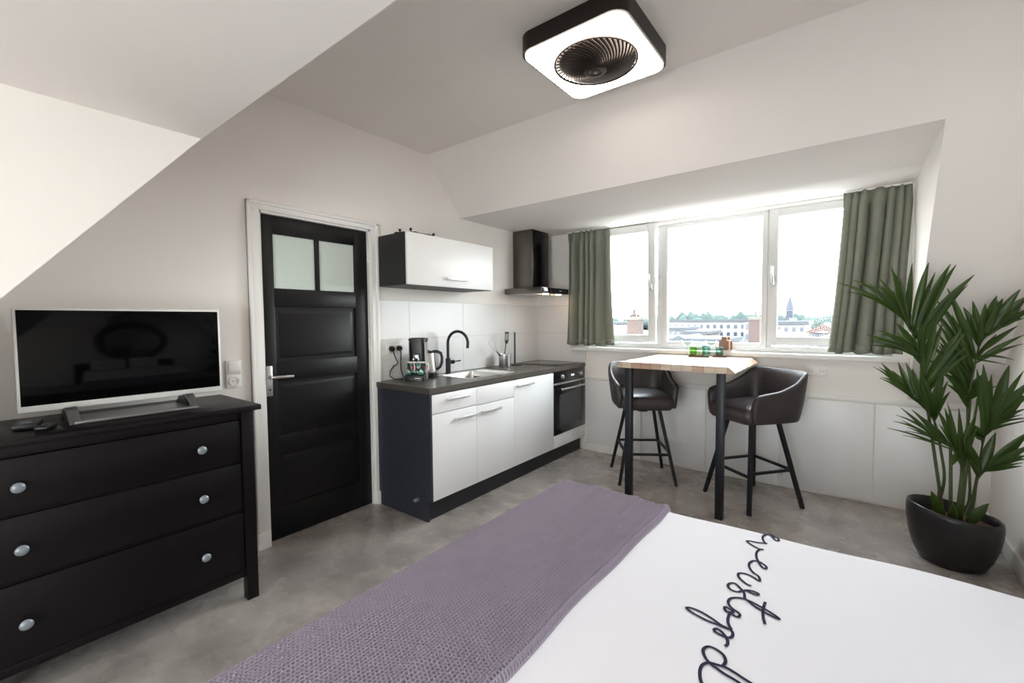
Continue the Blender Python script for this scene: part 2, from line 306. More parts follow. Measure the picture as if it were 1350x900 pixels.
FRONDS=[([(3.28,-0.7,0.27),(3.199,-0.732,0.851),(3.176,-0.747,0.988),(3.157,-0.762,1.143),(3.128,-0.776,1.259),(3.099,-0.791,1.337),(3.064,-0.804,1.4)],[((3.064,-0.804,1.4),(2.768,-0.854,1.597),0.024),((3.064,-0.804,1.4),(2.841,-0.794,1.612),0.022),((3.064,-0.804,1.4),(2.915,-0.88,1.582),0.024),((3.099,-0.791,1.337),(3.017,-0.731,1.685),0.04),((3.099,-0.791,1.337),(3.103,-0.829,1.688),0.036),((3.123,-0.776,1.298),(3.175,-0.783,1.69),0.038),((3.137,-0.778,1.288),(3.253,-0.863,1.667),0.042),((3.145,-0.779,1.26),(3.287,-0.767,1.669),0.04),((3.159,-0.781,1.27),(3.341,-0.887,1.602),0.042),((3.064,-0.804,1.4),(2.966,-0.817,1.573),0.02),((3.099,-0.791,1.337),(3.056,-0.87,1.565),0.02),((3.12,-0.757,1.18),(2.913,-0.744,1.28),0.025),((3.128,-0.758,1.166),(2.922,-0.738,1.244),0.025),((3.128,-0.758,1.161),(2.989,-0.805,1.297),0.025),((3.12,-0.757,1.18),(2.957,-0.833,1.308),0.025),((3.157,-0.762,1.143),(3.047,-0.746,1.351),0.04),((3.157,-0.762,1.143),(3.139,-0.856,1.356),0.035),((3.175,-0.747,1.046),(3.212,-0.841,1.365),0.036),((3.182,-0.748,1.027),(3.247,-0.725,1.345),0.036),((3.176,-0.747,0.988),(3.316,-0.805,1.319),0.036),((3.176,-0.747,0.988),(3.333,-0.822,1.31),0.032)]),([(3.26,-0.67,0.27),(3.28,-0.713,0.455),(3.259,-0.726,0.63),(3.233,-0.739,0.769),(3.2,-0.75,0.837),(3.153,-0.76,0.894),(3.105,-0.769,0.944)],[((3.105,-0.769,0.944),(2.983,-0.844,1.12),0.028),((3.105,-0.769,0.944),(2.948,-0.794,1.092),0.012),((3.118,-0.771,0.932),(2.979,-0.712,1.082),0.02),((3.139,-0.758,0.915),(3.061,-0.767,1.123),0.03),((3.166,-0.762,0.879),(3.094,-0.771,1.122),0.03),((3.181,-0.748,0.86),(3.125,-0.76,1.086),0.03),((3.2,-0.75,0.837),(3.15,-0.838,1.086),0.034),((3.133,-0.757,0.918),(3.037,-0.739,1.07),0.03),((3.223,-0.754,0.84),(3.259,-0.734,1.066),0.034),((3.2,-0.75,0.837),(3.177,-0.771,1.038),0.045),((3.219,-0.753,0.831),(3.227,-0.797,1.04),0.03)]),([(3.35,-0.64,0.27),(3.377,-0.656,0.86),(3.369,-0.674,0.938),(3.379,-0.693,1.055),(3.389,-0.713,1.169),(3.399,-0.733,1.244),(3.432,-0.756,1.3),(3.474,-0.781,1.354)],[((3.38,-0.712,1.15),(3.254,-0.785,1.541),0.034),((3.374,-0.693,1.111),(3.217,-0.704,1.485),0.034),((3.379,-0.693,1.055),(3.21,-0.652,1.433),0.032),((3.36,-0.691,1.034),(3.169,-0.753,1.254),0.02),((3.369,-0.674,0.938),(3.259,-0.677,1.069),0.028),((3.368,-0.692,1.092),(3.258,-0.725,1.279),0.034),((3.399,-0.733,1.244),(3.325,-0.739,1.438),0.032),((3.399,-0.733,1.244),(3.366,-0.703,1.47),0.032),((3.399,-0.733,1.244),(3.401,-0.785,1.453),0.034),((3.411,-0.735,1.272),(3.439,-0.803,1.493),0.036),((3.414,-0.754,1.282),(3.473,-0.733,1.479),0.036),((3.432,-0.756,1.3),(3.524,-0.783,1.523),0.038),((3.432,-0.756,1.3),(3.559,-0.772,1.491),0.038),((3.458,-0.779,1.319),(3.57,-0.761,1.414),0.036),((3.412,-0.717,1.143),(3.558,-0.712,1.287),0.024),((3.423,-0.718,1.162),(3.506,-0.825,1.16),0.012),((3.41,-0.716,1.189),(3.515,-0.814,1.337),0.026),((3.369,-0.674,0.938),(3.246,-0.657,1.237),0.04),((3.369,-0.674,0.938),(3.291,-0.721,1.203),0.036),((3.474,-0.781,1.354),(3.55,-0.738,1.467),0.03),((3.369,-0.674,0.938),(3.249,-0.744,1.156),0.03)]),([(3.32,-0.75,0.27),(3.337,-0.782,0.386),(3.332,-0.801,0.594),(3.301,-0.817,0.651),(3.269,-0.833,0.683),(3.23,-0.847,0.705)],[((3.234,-0.828,0.633),(3.02,-0.824,0.738),0.012),((3.232,-0.848,0.655),(3.042,-0.893,0.792),0.014),((3.213,-0.845,0.676),(3.083,-0.811,0.789),0.016),((3.23,-0.847,0.705),(3.074,-0.826,0.865),0.02),((3.23,-0.847,0.705),(3.122,-0.828,0.858),0.02),((3.257,-0.831,0.697),(3.141,-0.911,0.849),0.02),((3.269,-0.833,0.683),(3.18,-0.829,0.814),0.02),((3.328,-0.801,0.627),(3.268,-0.812,0.911),0.016),((3.332,-0.801,0.594),(3.302,-0.891,0.898),0.024),((3.313,-0.819,0.637),(3.248,-0.895,0.892),0.026),((3.301,-0.817,0.651),(3.23,-0.81,0.868),0.028),((3.332,-0.801,0.594),(3.38,-0.797,0.859),0.03),((3.319,-0.82,0.63),(3.286,-0.885,0.582),0.03),((3.332,-0.801,0.594),(3.363,-0.762,0.809),0.03),((3.269,-0.833,0.683),(3.213,-0.828,0.766),0.02)]),([(3.37,-0.72,0.27),(3.399,-0.69,0.37),(3.409,-0.714,0.5),(3.418,-0.738,0.661),(3.43,-0.762,0.776),(3.45,-0.788,0.817)],[((3.43,-0.762,0.776),(3.394,-0.838,1.133),0.04),((3.43,-0.762,0.776),(3.371,-0.841,1.108),0.034),((3.43,-0.762,0.776),(3.433,-0.74,1.012),0.045),((3.45,-0.788,0.817),(3.504,-0.747,1.128),0.045),((3.45,-0.788,0.817),(3.531,-0.866,1.109),0.032),((3.45,-0.788,0.817),(3.551,-0.842,1.05),0.05),((3.45,-0.788,0.817),(3.569,-0.782,0.982),0.045),((3.45,-0.788,0.817),(3.562,-0.825,0.917),0.018),((3.444,-0.764,0.787),(3.582,-0.735,0.869),0.012),((3.43,-0.762,0.776),(3.562,-0.833,0.855),0.012),((3.427,-0.739,0.713),(3.377,-0.756,0.759),0.03),((3.423,-0.761,0.742),(3.346,-0.803,0.814),0.03)]),([(3.38,-0.76,0.27),(3.392,-0.769,0.378),(3.393,-0.8,0.472),(3.398,-0.831,0.54),(3.421,-0.864,0.585)],[((3.398,-0.831,0.54),(3.457,-0.793,0.77),0.045),((3.398,-0.831,0.54),(3.327,-0.864,0.741),0.045),((3.398,-0.831,0.54),(3.358,-0.824,0.671),0.03),((3.421,-0.864,0.585),(3.549,-0.902,0.811),0.05),((3.421,-0.864,0.585),(3.557,-0.877,0.727),0.03),((3.421,-0.864,0.585),(3.548,-0.924,0.697),0.03),((3.421,-0.864,0.585),(3.55,-0.914,0.676),0.02)]),([(3.34,-0.61,0.27),(3.398,-0.619,0.329),(3.378,-0.633,0.699),(3.37,-0.648,0.831),(3.367,-0.665,0.946)],[((3.367,-0.665,0.946),(3.257,-0.688,1.07),0.03),((3.367,-0.665,0.946),(3.317,-0.607,1.092),0.03),((3.367,-0.665,0.946),(3.432,-0.65,1.069),0.03),((3.369,-0.665,0.912),(3.465,-0.63,1.035),0.022),((3.367,-0.665,0.946),(3.39,-0.669,0.991),0.022),((3.367,-0.665,0.946),(3.379,-0.684,1.094),0.03)])]
# ------------------------------------------------------------------ the room
XR = 3.584; HC = 2.768; HD = 2.312; HR = 2.156
bm = nb(); box(bm, -.2, 3.8, -6.8, .2, -.1, 0)
struct('floor', bm, m_floor, 'grey brown concrete look tiled floor', 'floor')
bm = nb()
prism(bm, [(0, .2, 0), (0, .2, 2.95), (0, -6.7, 2.95), (0, -6.7, 0), (0, -2.985, 0), (0, -2.985, 2.06), (0, -2.21, 2.06), (0, -2.21, 0)], (-.12, 0, 0))
struct('wall_left', bm, m_wall, 'off-white wall with the black door, kitchen and dresser', 'wall')
bm = nb()
box(bm, -.1, 3.75, 0, .14, 0, 1.08)
box(bm, -.1, .60, 0, .14, 1.08, 2.36); box(bm, 3.08, 3.75, 0, .14, 1.08, 2.36)
struct('wall_front', bm, m_wall, 'off-white wall below and beside the wide window', 'wall')
bm = nb(); box(bm, XR, XR + .12, -6.7, .2, 0, 2.95)
struct('wall_right', bm, m_wall, 'white side wall behind the palm and the bed head', 'wall')
bm = nb()
box(bm, .55, 3.75, -6.7, -6.6, 0, .25); box(bm, .55, 3.75, -6.7, -6.6, 2.0, 2.3)
box(bm, .55, 2.1, -6.7, -6.6, .25, 2.0); box(bm, 3.3, 3.75, -6.7, -6.6, .25, 2.0)
struct('wall_rear', bm, m_wall, 'white wall with the window behind the viewer', 'wall')
# roof planes and ceilings, each a slab with real thickness
bm = nb()
def slab(bm, x0, x1, yz, off):
    (y0, z0), (y1, z1) = yz
    prism(bm, [(x0, y0, z0), (x0, y1, z1), (x0, y1 + off[0], z1 + off[1]), (x0, y0 + off[0], z0 + off[1])], (x1 - x0, 0, 0))
slab(bm, -.1, 3.75, ((-1.638, HC), (-2.96, HC)), (0, .1))
slab(bm, -.1, 3.75, ((-1.259, HD), (-1.638, HC)), (.07, .08))
slab(bm, 3.170, 3.75, ((.06, .725), (-1.259, HD)), (.08, .066))
slab(bm, -.1, 3.26, ((.16, HD), (-1.259, HD)), (0, .1))
slab(bm, .656, 3.75, ((-2.96, HC), (-3.474, HR)), (-.07, .08))
slab(bm, -.1, .650, ((-2.96, HC), (-4.62, .797)), (-.076, .064))
slab(bm, .56, 3.75, ((-3.474, HR), (-6.7, HR)), (0, .1))
struct('ceiling', bm, m_ceil, 'pale ceiling with sloped attic planes and two dormer recesses', 'ceiling')
bm = nb()
prism(bm, [(3.168, .14, .63), (3.168, .14, 2.35), (3.168, -1.235, 2.35), (3.168, -1.259, HD)], (.09, 0, 0))
struct('wall_dormer', bm, m_wall, 'narrow white dormer cheek right of the curtain', 'wall')
bm = nb()
prism(bm, [(.656, -3.474, HR), (.656, -4.6, .82), (.656, -4.6, 0), (.656, -6.7, 0), (.656, -6.7, 2.25), (.656, -3.44, 2.25)], (-.09, 0, 0))
box(bm, -.1, .566, -4.7, -4.6, 0, .85)
struct('wall_dormer.001', bm, m_wall, 'bright white dormer cheek upper left above the television', 'wall')

# front window: fixed frame, tilted left sash, fixed middle light, right sash
wx = [(.60, 1.385), (1.385, 2.285), (2.285, 3.08)]
bm = nb()
for a, b_ in ((.60, .66), (3.02, 3.08)): box(bm, a, b_, .07, .135, 1.098, HD, .004)
box(bm, .66, 3.02, .072, .135, HD - .045, HD, .003); box(bm, .66, 3.02, .072, .135, 1.098, 1.15, .003)
for a, b_ in ((1.345, 1.425), (2.255, 2.315)): box(bm, a, b_, .070, .135, 1.1505, HD - .0455, .003)
w1 = struct('window_1', bm, m_pvc, 'wide three-part white framed window over the city', 'window', smooth=True)
def sash(name, x0, x1, z0, z1, y0, s=.07, mtx=None):
    bm = nb()
    for q in ((x0, x0 + s, z0, z1), (x1 - s, x1, z0, z1), (x0 + s + .0003, x1 - s - .0003, z0, z0 + s), (x0 + s + .0003, x1 - s - .0003, z1 - s, z1)):
        box(bm, q[0], q[1], y0, y0 + .05, q[2], q[3], .003, mtx=mtx)
    f = obj(name, bm, m_pvc, w1)
    bm = nb(); box(bm, x0 + s - .005, x1 - s + .005, y0 + .02, y0 + .026, z0 + s - .005, z1 - s + .005, mtx=mtx)
    obj('pane', bm, m_glass, f, smooth=False)
    return f
tilt = Matrix.Translation((0, .06, 1.16)) @ Matrix.Rotation(math.radians(1.9), 4, 'X') @ Matrix.Translation((0, -.06, -1.16))
sl = sash('sash', .65, 1.335, 1.165, 2.30, .042, .068, tilt)
sm = sash('sash', 1.405, 2.275, 1.132, 2.285, .058, .042)
sr = sash('sash', 2.285, 3.04, 1.165, 2.285, .045, .066)
def win_handle(par, x, y, z, mtx=None):
    bm = nb()
    box(bm, x - .014, x + .014, y - .012, y, z - .035, z + .035, .004, mtx=mtx)
    pts = [Vector((x, y - .01, z - .01)), Vector((x, y - .045, z - .01)), Vector((x, y - .055, z + .01)), Vector((x, y - .055, z + .12))]
    if mtx is not None: pts = [mtx @ p for p in pts]
    tube(bm, pts, [.009, .009, .010, .008], 10)
    o = obj('window_handle', bm, m_chrome, par); o['label'] = 'silver lever handle'
win_handle(sl, 1.303, .042, 1.70, tilt); win_handle(sr, 2.318, .045, 1.69)
bm = nb()
for z in (1.62, 1.78): box(bm, 1.358, 1.368, .056, .07, z - .02, z + .02, .002)
obj('keeper', bm, m_chrome, w1)
bm = nb(); box(bm, .60, 3.08, .03, .07, HD - .03, HD - .002, .003)
struct('trim_1', bm, m_trimw, 'white ventilation strip along the window head', 'trim', smooth=True)
bm = nb(); box(bm, .455, 3.168, -.062, .075, 1.062, 1.100, .006)
struct('trim_2', bm, m_trimw, 'long white window sill board', 'window sill', smooth=True)
# rear window (source of the daylight on the bed)
bm = nb()
for a, b_ in ((2.1, 2.16), (2.67, 2.73), (3.24, 3.3)): box(bm, a, b_, -6.69, -6.63, .25, 2.0, .004)
box(bm, 2.1, 3.3, -6.688, -6.632, .25, .31, .004); box(bm, 2.1, 3.3, -6.688, -6.632, 1.94, 2.0, .004)
w2 = struct('window_2', bm, m_pvc, 'white window in the rear dormer behind the viewer', 'window', smooth=True)
for a, b_ in ((2.15, 2.68), (2.72, 3.25)):
    bm = nb(); box(bm, a, b_, -6.662, -6.656, .3, 1.95); obj('pane', bm, m_glass, w2, smooth=False)
# knee wall trim, hatches, skirtings
bm = nb(); box(bm, .62, XR, -.016, 0, .757, .792, .004)
struct('trim_3', bm, m_trimw, 'white ledge strip along the low wall above the hatches', 'trim', smooth=True)
hx = [1.223, 1.822, 2.394, 2.990, 3.50]
for i in range(4):
    bm = nb(); box(bm, hx[i] + .003, hx[i + 1] - .003, -.014, 0, .018, .748, .002)
    d = struct('door_%d' % (i + 2), bm, m_white, ['white hatch panel behind the left stool', 'white hatch panel between the two stools',
        'white hatch panel behind the right stool under the sockets', 'white hatch panel behind the palm pot'][i], 'hatch', smooth=True)
    if i == 2:
        bm = nb()
        for q in (0, .012): box(bm, 2.402 + q, 2.410 + q, -.020, -.013, .10, .16, .002)
        obj('hinge', bm, m_chrome, d)
bm = nb(); box(bm, .625, 1.22, -.012, 0, .08, .75, .002)
struct('trim_4', bm, m_white, 'plain white panel of the low wall beside the oven', 'wall panel', smooth=True)
bm = nb(); box(bm, .55, 1.222, -.018, 0, 0, .078, .003)
struct('baseboard_front', bm, m_trimw, 'short white skirting beside the oven', 'skirting board', smooth=True)
bm = nb(); box(bm, XR - .016, XR, -6.6, 0, 0, .10, .003)
struct('baseboard_right', bm, m_trimw, 'white skirting along the side wall by the palm', 'skirting board', smooth=True)
bm = nb(); box(bm, XR - .06, XR, -.04, 0, .10, .757, .003)
struct('trim_5', bm, m_trimw, 'white corner post behind the palm', 'trim', smooth=True)
bm = nb(); box(bm, 0, .014, -4.6, -3.06, 0, .08, .003)
struct('baseboard_left', bm, m_trimw, 'white skirting behind the dresser', 'skirting board', smooth=True)

# tiles: each tile a bevelled block on a grout bed, one mesh per wall
def tiles(name, label, spans, zs, plane):
    bm = nb()
    for (a, b_) in spans:
        for (z0, z1) in zs:
            g = .0014
            if plane == 'x': box(bm, 0, .009, a + g, b_ - g, z0 + g, z1 - g, .0012, 1)
            else: box(bm, a + g, b_ - g, -.009, 0, z0 + g, z1 - g, .0012, 1)
    o = struct(name, bm, m_tile, label, 'wall tiles', smooth=True)
    bm = nb()
    a, b_ = spans[0][0], spans[-1][1]
    if plane == 'x': box(bm, 0, .0075, a, b_, zs[0][0], zs[-1][1])
    else: box(bm, a, b_, -.0075, 0, zs[0][0], zs[-1][1])
    obj('grout', bm, m_grout, o, smooth=False)
tiles('wall_tiling', 'white splashback tiles behind sink and kettle', [(-2.15, -1.861), (-1.861, -1.241), (-1.241, -.621), (-.621, -.001)], [(.93, 1.245), (1.245, 1.548)], 'x')
tiles('wall_tiling.001', 'white splashback tiles on the window wall beside the hob', [(.001, .614)], [(.93, 1.245), (1.245, 1.548)], 'y')

# ------------------------------------------------------------------ door and casing
bm = nb()
def casing(bm, y0, y1, z0, z1):
    box(bm, 0, .018, y0, y1, z0, z1, .004)
for (y0, y1) in ((-3.057, -2.985), (-2.21, -2.153)):
    box(bm, 0, .018, y0, y1, .0, 2.06, .003)
    m = y0 if y0 < -2.9 else y1
    box(bm, 0, .03, min(m, m + (.02 if y0 < -2.9 else -.02)), max(m, m + (.02 if y0 < -2.9 else -.02)), 0, 2.11, .005)
    box(bm, 0, .034, y0 - .002, y1 + .002, 0, .10, .004)
box(bm, 0, .018, -3.057, -2.153, 2.06, 2.11, .003); box(bm, 0, .03, -3.057, -2.153, 2.09, 2.112, .005)
for (y0, y1) in ((-2.985, -2.972), (-2.223, -2.21)): box(bm, -.12, .002, y0, y1, 0, 2.06)
box(bm, -.12, .002, -2.985, -2.21, 2.047, 2.06)
box(bm, -.115, -.066, -2.985, -2.21, 0, .03); box(bm, -.115, -.066, -2.985, -2.95, 0, 2.05); box(bm, -.115, -.066, -2.245, -2.21, 0, 2.05); box(bm, -.115, -.066, -2.985, -2.21, 2.02, 2.06)  # unseen threshold and stops behind the leaf, added to block light leaks
struct('trim_6', bm, m_trimw, 'white moulded casing around the black door', 'door casing', smooth=True)
bm = nb()
Y0, Y1 = -2.970, -2.225; xf, xb = -.022, -.062
gy = [(-2.893, -2.622), (-2.592, -2.328)]
box(bm, xb, xf, Y0, -2.893, .006, 2.045, .003); box(bm, xb, xf, -2.328, Y1, .006, 2.045, .003)
for z0, z1 in ((.006, .203), (.552, .668), (1.012, 1.132), (1.482, 1.597), (1.934, 2.045)): box(bm, xb, xf, -2.9, -2.32, z0, z1, .003)
box(bm, xb, xf, -2.622, -2.592, 1.59, 1.94, .003)
d1 = struct('door_1', bm, m_door, 'black panelled door with two frosted panes', 'door', smooth=True)
for z0, z1 in ((.195, .56), (.66, 1.02), (1.125, 1.49)):
    bm = nb(); box(bm, xb + .008, xf - .012, -2.9, -2.32, z0, z1)
    loft(bm, [[(xf - .012, a, b_) for a, b_ in rrect(-2.87, -2.35, z0 + .03, z1 - .03, .002, 1)], [(xf - .006, a, b_) for a, b_ in rrect(-2.85, -2.37, z0 + .05, z1 - .05, .002, 1)]])
    obj('door_panel', bm, m_door, d1)
for y0, y1 in gy:
    bm = nb(); box(bm, xb + .014, xf - .014, y0 - .004, y1 + .004, 1.592, 1.939); obj('frosted_pane', bm, m_dglass, d1, smooth=False)['label'] = 'greenish frosted glass pane'
bm = nb(); box(bm, xf, xf + .009, -2.962, -2.925, .925, 1.113, .003)
h = obj('door_plate', bm, m_chrome, d1); h['label'] = 'silver lock plate'
bm = nb(); tube(bm, [(xf + .008, -2.943, 1.045), (xf + .05, -2.943, 1.045), (xf + .058, -2.933, 1.045), (xf + .058, -2.82, 1.042)], [.011, .010, .010, .0105], 14)
obj('lever', bm, m_chrome, h)
bm = nb(); lathe(bm, [(.006, 0), (.006, .002)], (xf + .0095, -2.943, .965), 12, axis='x', capt=True); obj('keyhole', bm, m_hole, h)
for z in (.33, 1.17, 1.82):
    bm = nb(); tube(bm, [(xf + .008, -2.2215, z), (xf + .008, -2.2215, z + .085)], .007, 10); obj('hinge', bm, m_trimw, d1)

# switch and sockets
def outlet_disc(bm, y, z, r=.021):  # recess ring on wall x
    lathe(bm, [(r, 0), (r, .003), (r * .86, .003), (r * .84, .0005)], (.012, y, z), 24, axis='x', capb=False)
t = thing('light_switch', 'white light switch mounted above the socket left of the door', 'switch', (0, -3.15, 1.125))
P('switch_frame', t, m_socket, lambda bm: box(bm, 0, .010, -3.191, -3.110, 1.0865, 1.166, .003))
P('rocker', t, m_socket, lambda bm: box(bm, .009, .015, -3.180, -3.121, 1.097, 1.156, .003))
t = thing('wall_socket', 'single white wall socket under the light switch', 'socket', (0, -3.15, 1.045))
P('socket_frame', t, m_socket, lambda bm: box(bm, 0, .010, -3.191, -3.110, 1.0065, 1.0855, .003))
def skt_x(bm, y, z): lathe(bm, [(.028, 0), (.028, .004), (.022, .004), (.020, .001)], (.010, y, z), 24, axis='x', capb=False)
P('socket_ring', t, m_socket, lambda bm: skt_x(bm, -3.15, 1.046))
P('socket_recess', t, m_socket, lambda bm: lathe(bm, [(.0205, .0005), (.0205, .001)], (.0100, -3.15, 1.046), 24, axis='x', capt=True))
for q in (-.0095, .0095): P('pin_hole', t, m_hole, lambda bm: lathe(bm, [(.0032, .001), (.0032, .0016)], (.0100, -3.15 + q, 1.046), 10, axis='x', capt=True))
t = thing('wall_socket', 'white double socket on the tiles behind the coffee machine', 'socket', (.009, -2.025, 1.172))
P('socket_frame', t, m_socket, lambda bm: box(bm, .009, .019, -2.098, -1.945, 1.132, 1.214, .003))
for y in (-2.056, -1.984): P('socket_ring', t, m_socket, lambda bm: lathe(bm, [(.028, 0), (.028, .004), (.022, .004)], (.019, y, 1.173), 24, axis='x', capb=False))
t = thing('wall_socket', 'white double socket under the sill right of the table', 'socket', (2.63, 0, .967))
P('socket_frame', t, m_socket, lambda bm: box(bm, 2.557, 2.702, -.010, 0, .928, 1.007, .003))
for x in (2.594, 2.665):
    P('socket_ring', t, m_socket, lambda bm: lathe(bm, [(.028, 0), (.028, -.004), (.022, -.004), (.020, -.001)], (x, -.010, .967), 24, axis='y', capb=False))
    P('socket_recess', t, m_socket, lambda bm: lathe(bm, [(.0205, -.0005), (.0205, -.001)], (x, -.0100, .967), 24, axis='y', capt=True))
    for q in (-.0095, .0095): P('pin_hole', t, m_hole, lambda bm: lathe(bm, [(.0032, -.001), (.0032, -.0016)], (x + q, -.0100, .967), 10, axis='y', capt=True))

# ------------------------------------------------------------------ kitchen
DX = .600; DZ0, DZ1 = .145, .882
def handle(par, y0, y1, z):
    bm = nb()
    tube(bm, [(DX, y0 + .012, z), (DX + .026, y0 + .004, z)], .007, 8); tube(bm, [(DX, y1 - .012, z), (DX + .026, y1 - .004, z)], .007, 8)
    box(bm, DX + .020, DX + .030, y0 - .006, y1 + .006, z - .010, z + .010, .004)
    o = obj('handle', bm, m_alu, par); o['label'] = 'pale metal bar handle'
def front(par, name, y0, y1, z0, z1):
    bm = nb(); box(bm, DX - .019, DX, y0 + .0015, y1 - .0015, z0 + .0015, z1 - .0015, .0015)
    return obj(name, bm, m_white, par)
t = thing('sink_cabinet', 'white base cabinet under the sink with dark end panel', 'kitchen cabinet', (.3, -1.72, 0))
P('end_panel', t, m_anth, lambda bm: prism(bm, [(.004, -2.186, 0), (.565, -2.186, 0), (.565, -2.186, .145), (DX, -2.186, .145), (DX, -2.186, .889), (.004, -2.186, .889)], (0, .018, 0)), smooth=False)['label'] = 'anthracite end panel'
P('carcass', t, m_anth2, lambda bm: (box(bm, .01, .575, -2.167, -2.155, .146, .889), box(bm, .01, .575, -1.27, -1.252, .146, .889), box(bm, .01, .575, -2.155, -1.27, .146, .16), box(bm, .01, .02, -2.155, -1.27, .16, .889), box(bm, .555, .575, -2.155, -1.27, .86, .889)), smooth=False)
d = front(t, 'drawer', -2.168, -1.719, .748, DZ1); handle(d, -2.046, -1.824, .835)
d = front(t, 'drawer', -1.719, -1.249, .742, DZ1)
d = front(t, 'cabinet_door', -2.168, -1.719, DZ0, .746); handle(d, -1.958, -1.744, .683)
d = front(t, 'cabinet_door', -1.719, -1.249, DZ0, .740); handle(d, -1.677, -1.448, .685)
t = thing('fridge_cabinet', 'white base cabinet with one tall door left of the oven', 'kitchen cabinet', (.3, -.94, 0))
P('carcass', t, m_anth2, lambda bm: box(bm, .01, .575, -1.246, -.632, .146, .887), smooth=False)
d = front(t, 'cabinet_door', -1.249, -.627, DZ0, DZ1); handle(d, -1.213, -.985, .832)
t = thing('oven_cabinet', 'white base cabinet around the oven with a low filler front', 'kitchen cabinet', (.3, -.31, 0))
P('carcass', t, m_anth2, lambda bm: (box(bm, .01, .575, -.626, -.61, .146, .887), box(bm, .01, .575, -.025, -.012, .146, .887), box(bm, .01, .575, -.61, -.025, .146, .26)), smooth=False)
P('filler_front', t, m_white, lambda bm: box(bm, DX - .019, DX, -.6255, -.006, DZ0, .268, .0015))
t = thing('kitchen_plinth', 'black plinth along the foot of the white kitchen cabinets', 'plinth', (.55, -1.1, 0))
P('plinth_board', t, m_plinth, lambda bm: box(bm, .530, .548, -2.165, -.020, 0, .143))
t = thing('door_stop', 'small grey door stop on the dark cabinet end near the floor', 'door stop', (.469, -2.186, .14))
P('stop_body', t, m_knob, lambda bm: (lathe(bm, [(.012, 0), (.014, -.004), (.014, -.034), (.011, -.04)], (.469, -2.186, .142), 18, axis='y', capt=True)))
# oven
t = thing('built_in_oven', 'black built-in oven at the window end of the kitchen', 'oven', (.6, -.315, .27))
P('control_panel', t, m_bglass, lambda bm: box(bm, .05, DX + .004, -.622, -.010, .775, .886, .003))
P('oven_door', t, m_bglass, lambda bm: box(bm, .56, DX + .008, -.622, -.010, .272, .757, .004))
od = [c for c in t.children if c.name.startswith('oven_door')][0]
P('oven_window', od, m_oven, lambda bm: box(bm, DX + .008, DX + .0092, -.535, -.09, .345, .66))
P('trim_strip', t, m_chrome, lambda bm: box(bm, .56, DX + .009, -.622, -.010, .7575, .774, .002))['label'] = 'thin silver strip'
bm = nb()
for y in (-.50, -.13): tube(bm, [(DX + .006, y, .715), (DX + .045, y, .715)], .006, 8)
tube(bm, [(DX + .045, -.545, .715), (DX + .045, -.085, .715)], .009, 12)
obj('handle', bm, m_chrome, od)
for y in (-.48, -.115):
    P('knob', t, m_chrome, lambda bm: lathe(bm, [(.022, .0), (.020, .018), (.014, .022)], (DX + .004, y, .83), 24, axis='x', capt=True))
P('display', t, m_oven, lambda bm: box(bm, DX + .004, DX + .0048, -.365, -.215, .808, .85))
P('display_digits', t, emis('oven_digits', (230, 235, 240), 1.2), lambda bm: [box(bm, DX + .0048, DX + .0052, -.298 + k * .012, -.290 + k * .012, .822, .837) for k in (0, 1, 3, 4)], smooth=False)
# worktop with a cut-out for the bowl
SX0, SX1, SY0, SY1 = .125, .475, -1.655, -1.26
t = thing('worktop', 'dark grey stone-look worktop along the kitchen wall', 'worktop', (.3, -1.1, .89))
def wt(bm):
    for (x0, x1, y0, y1) in ((0.0, SX0, -2.192, -.0005), (SX1, .605, -2.192, -.0005), (SX0, SX1, -2.192, SY0), (SX0, SX1, SY1, -.0005)): box(bm, x0, x1, y0, y1, .890, .930)
    bmesh.ops.remove_doubles(bm, verts=bm.verts, dist=1e-5)
P('worktop_slab', t, m_top, wt, smooth=False)
t = thing('kitchen_sink', 'stainless steel sink set into the dark worktop', 'sink', (.3, -1.45, .93))
def sink(bm):
    lo = []
    for z, i in ((.9308, -.022), (.9325, -.018), (.9325, -.002), (.930, .003), (.80, .012), (.775, .03), (.772, .06)):
        lo.append([(x, y, z) for x, y in rrect(SX0 + i, SX1 - i, SY0 + i, SY1 - i, .045, 6)])
    loft(bm, lo, cap0=False)
P('bowl', t, m_steel, sink)
P('drain', t, m_chrome, lambda bm: lathe(bm, [(.045, .7725), (.043, .775), (.03, .774), (.02, .7735)], (.3, -1.45, 0), 24, capt=True))
P('drainboard', t, m_steel, lambda bm: (box(bm, SX0 - .01, SX1 + .01, SY1 + .006, SY1 + .17, .9302, .9322, .001), [box(bm, SX0 + .03 + k * .036, SX0 + .036 + k * .036, SY1 + .03, SY1 + .15, .932, .9332) for k in range(8)]))
t = thing('kitchen_tap', 'black gooseneck tap behind the sink', 'tap', (.084, -1.51, .93))
P('tap_body', t, m_black, lambda bm: lathe(bm, [(.027, .930), (.027, .935), (.022, .937), (.022, 1.062), (.014, 1.066)], (.084, -1.51, 0), 24, capt=True))
def neck(bm):
    d = Vector((.2, .045, 0)).normalized(); p0 = Vector((.084, -1.51, 1.06)); R = .10
    pts = [p0, p0 + Vector((0, 0, .06)), p0 + Vector((0, 0, .135))]
    for k in range(1, 13):
        a = PI * 1.06 * k / 12; pts.append(p0 + Vector((0, 0, .135)) + d * (R - R * math.cos(a)) + Vector((0, 0, R * math.sin(a))))
    pts.append(pts[-1] + Vector((0, 0, -.022)) - d * .003)
    tube(bm, pts, .0125, 14)
P('spout', t, m_black, neck)
P('lever', t, m_black, lambda bm: (tube(bm, [(.096, -1.49, 1.03), (.11, -1.462, 1.03)], .017, 14), tube(bm, [(.106, -1.468, 1.032), (.122, -1.395, 1.036)], .006, 8)))
t = thing('induction_hob', 'black glass induction hob flush on the worktop near the window', 'hob', (.31, -.29, .93))
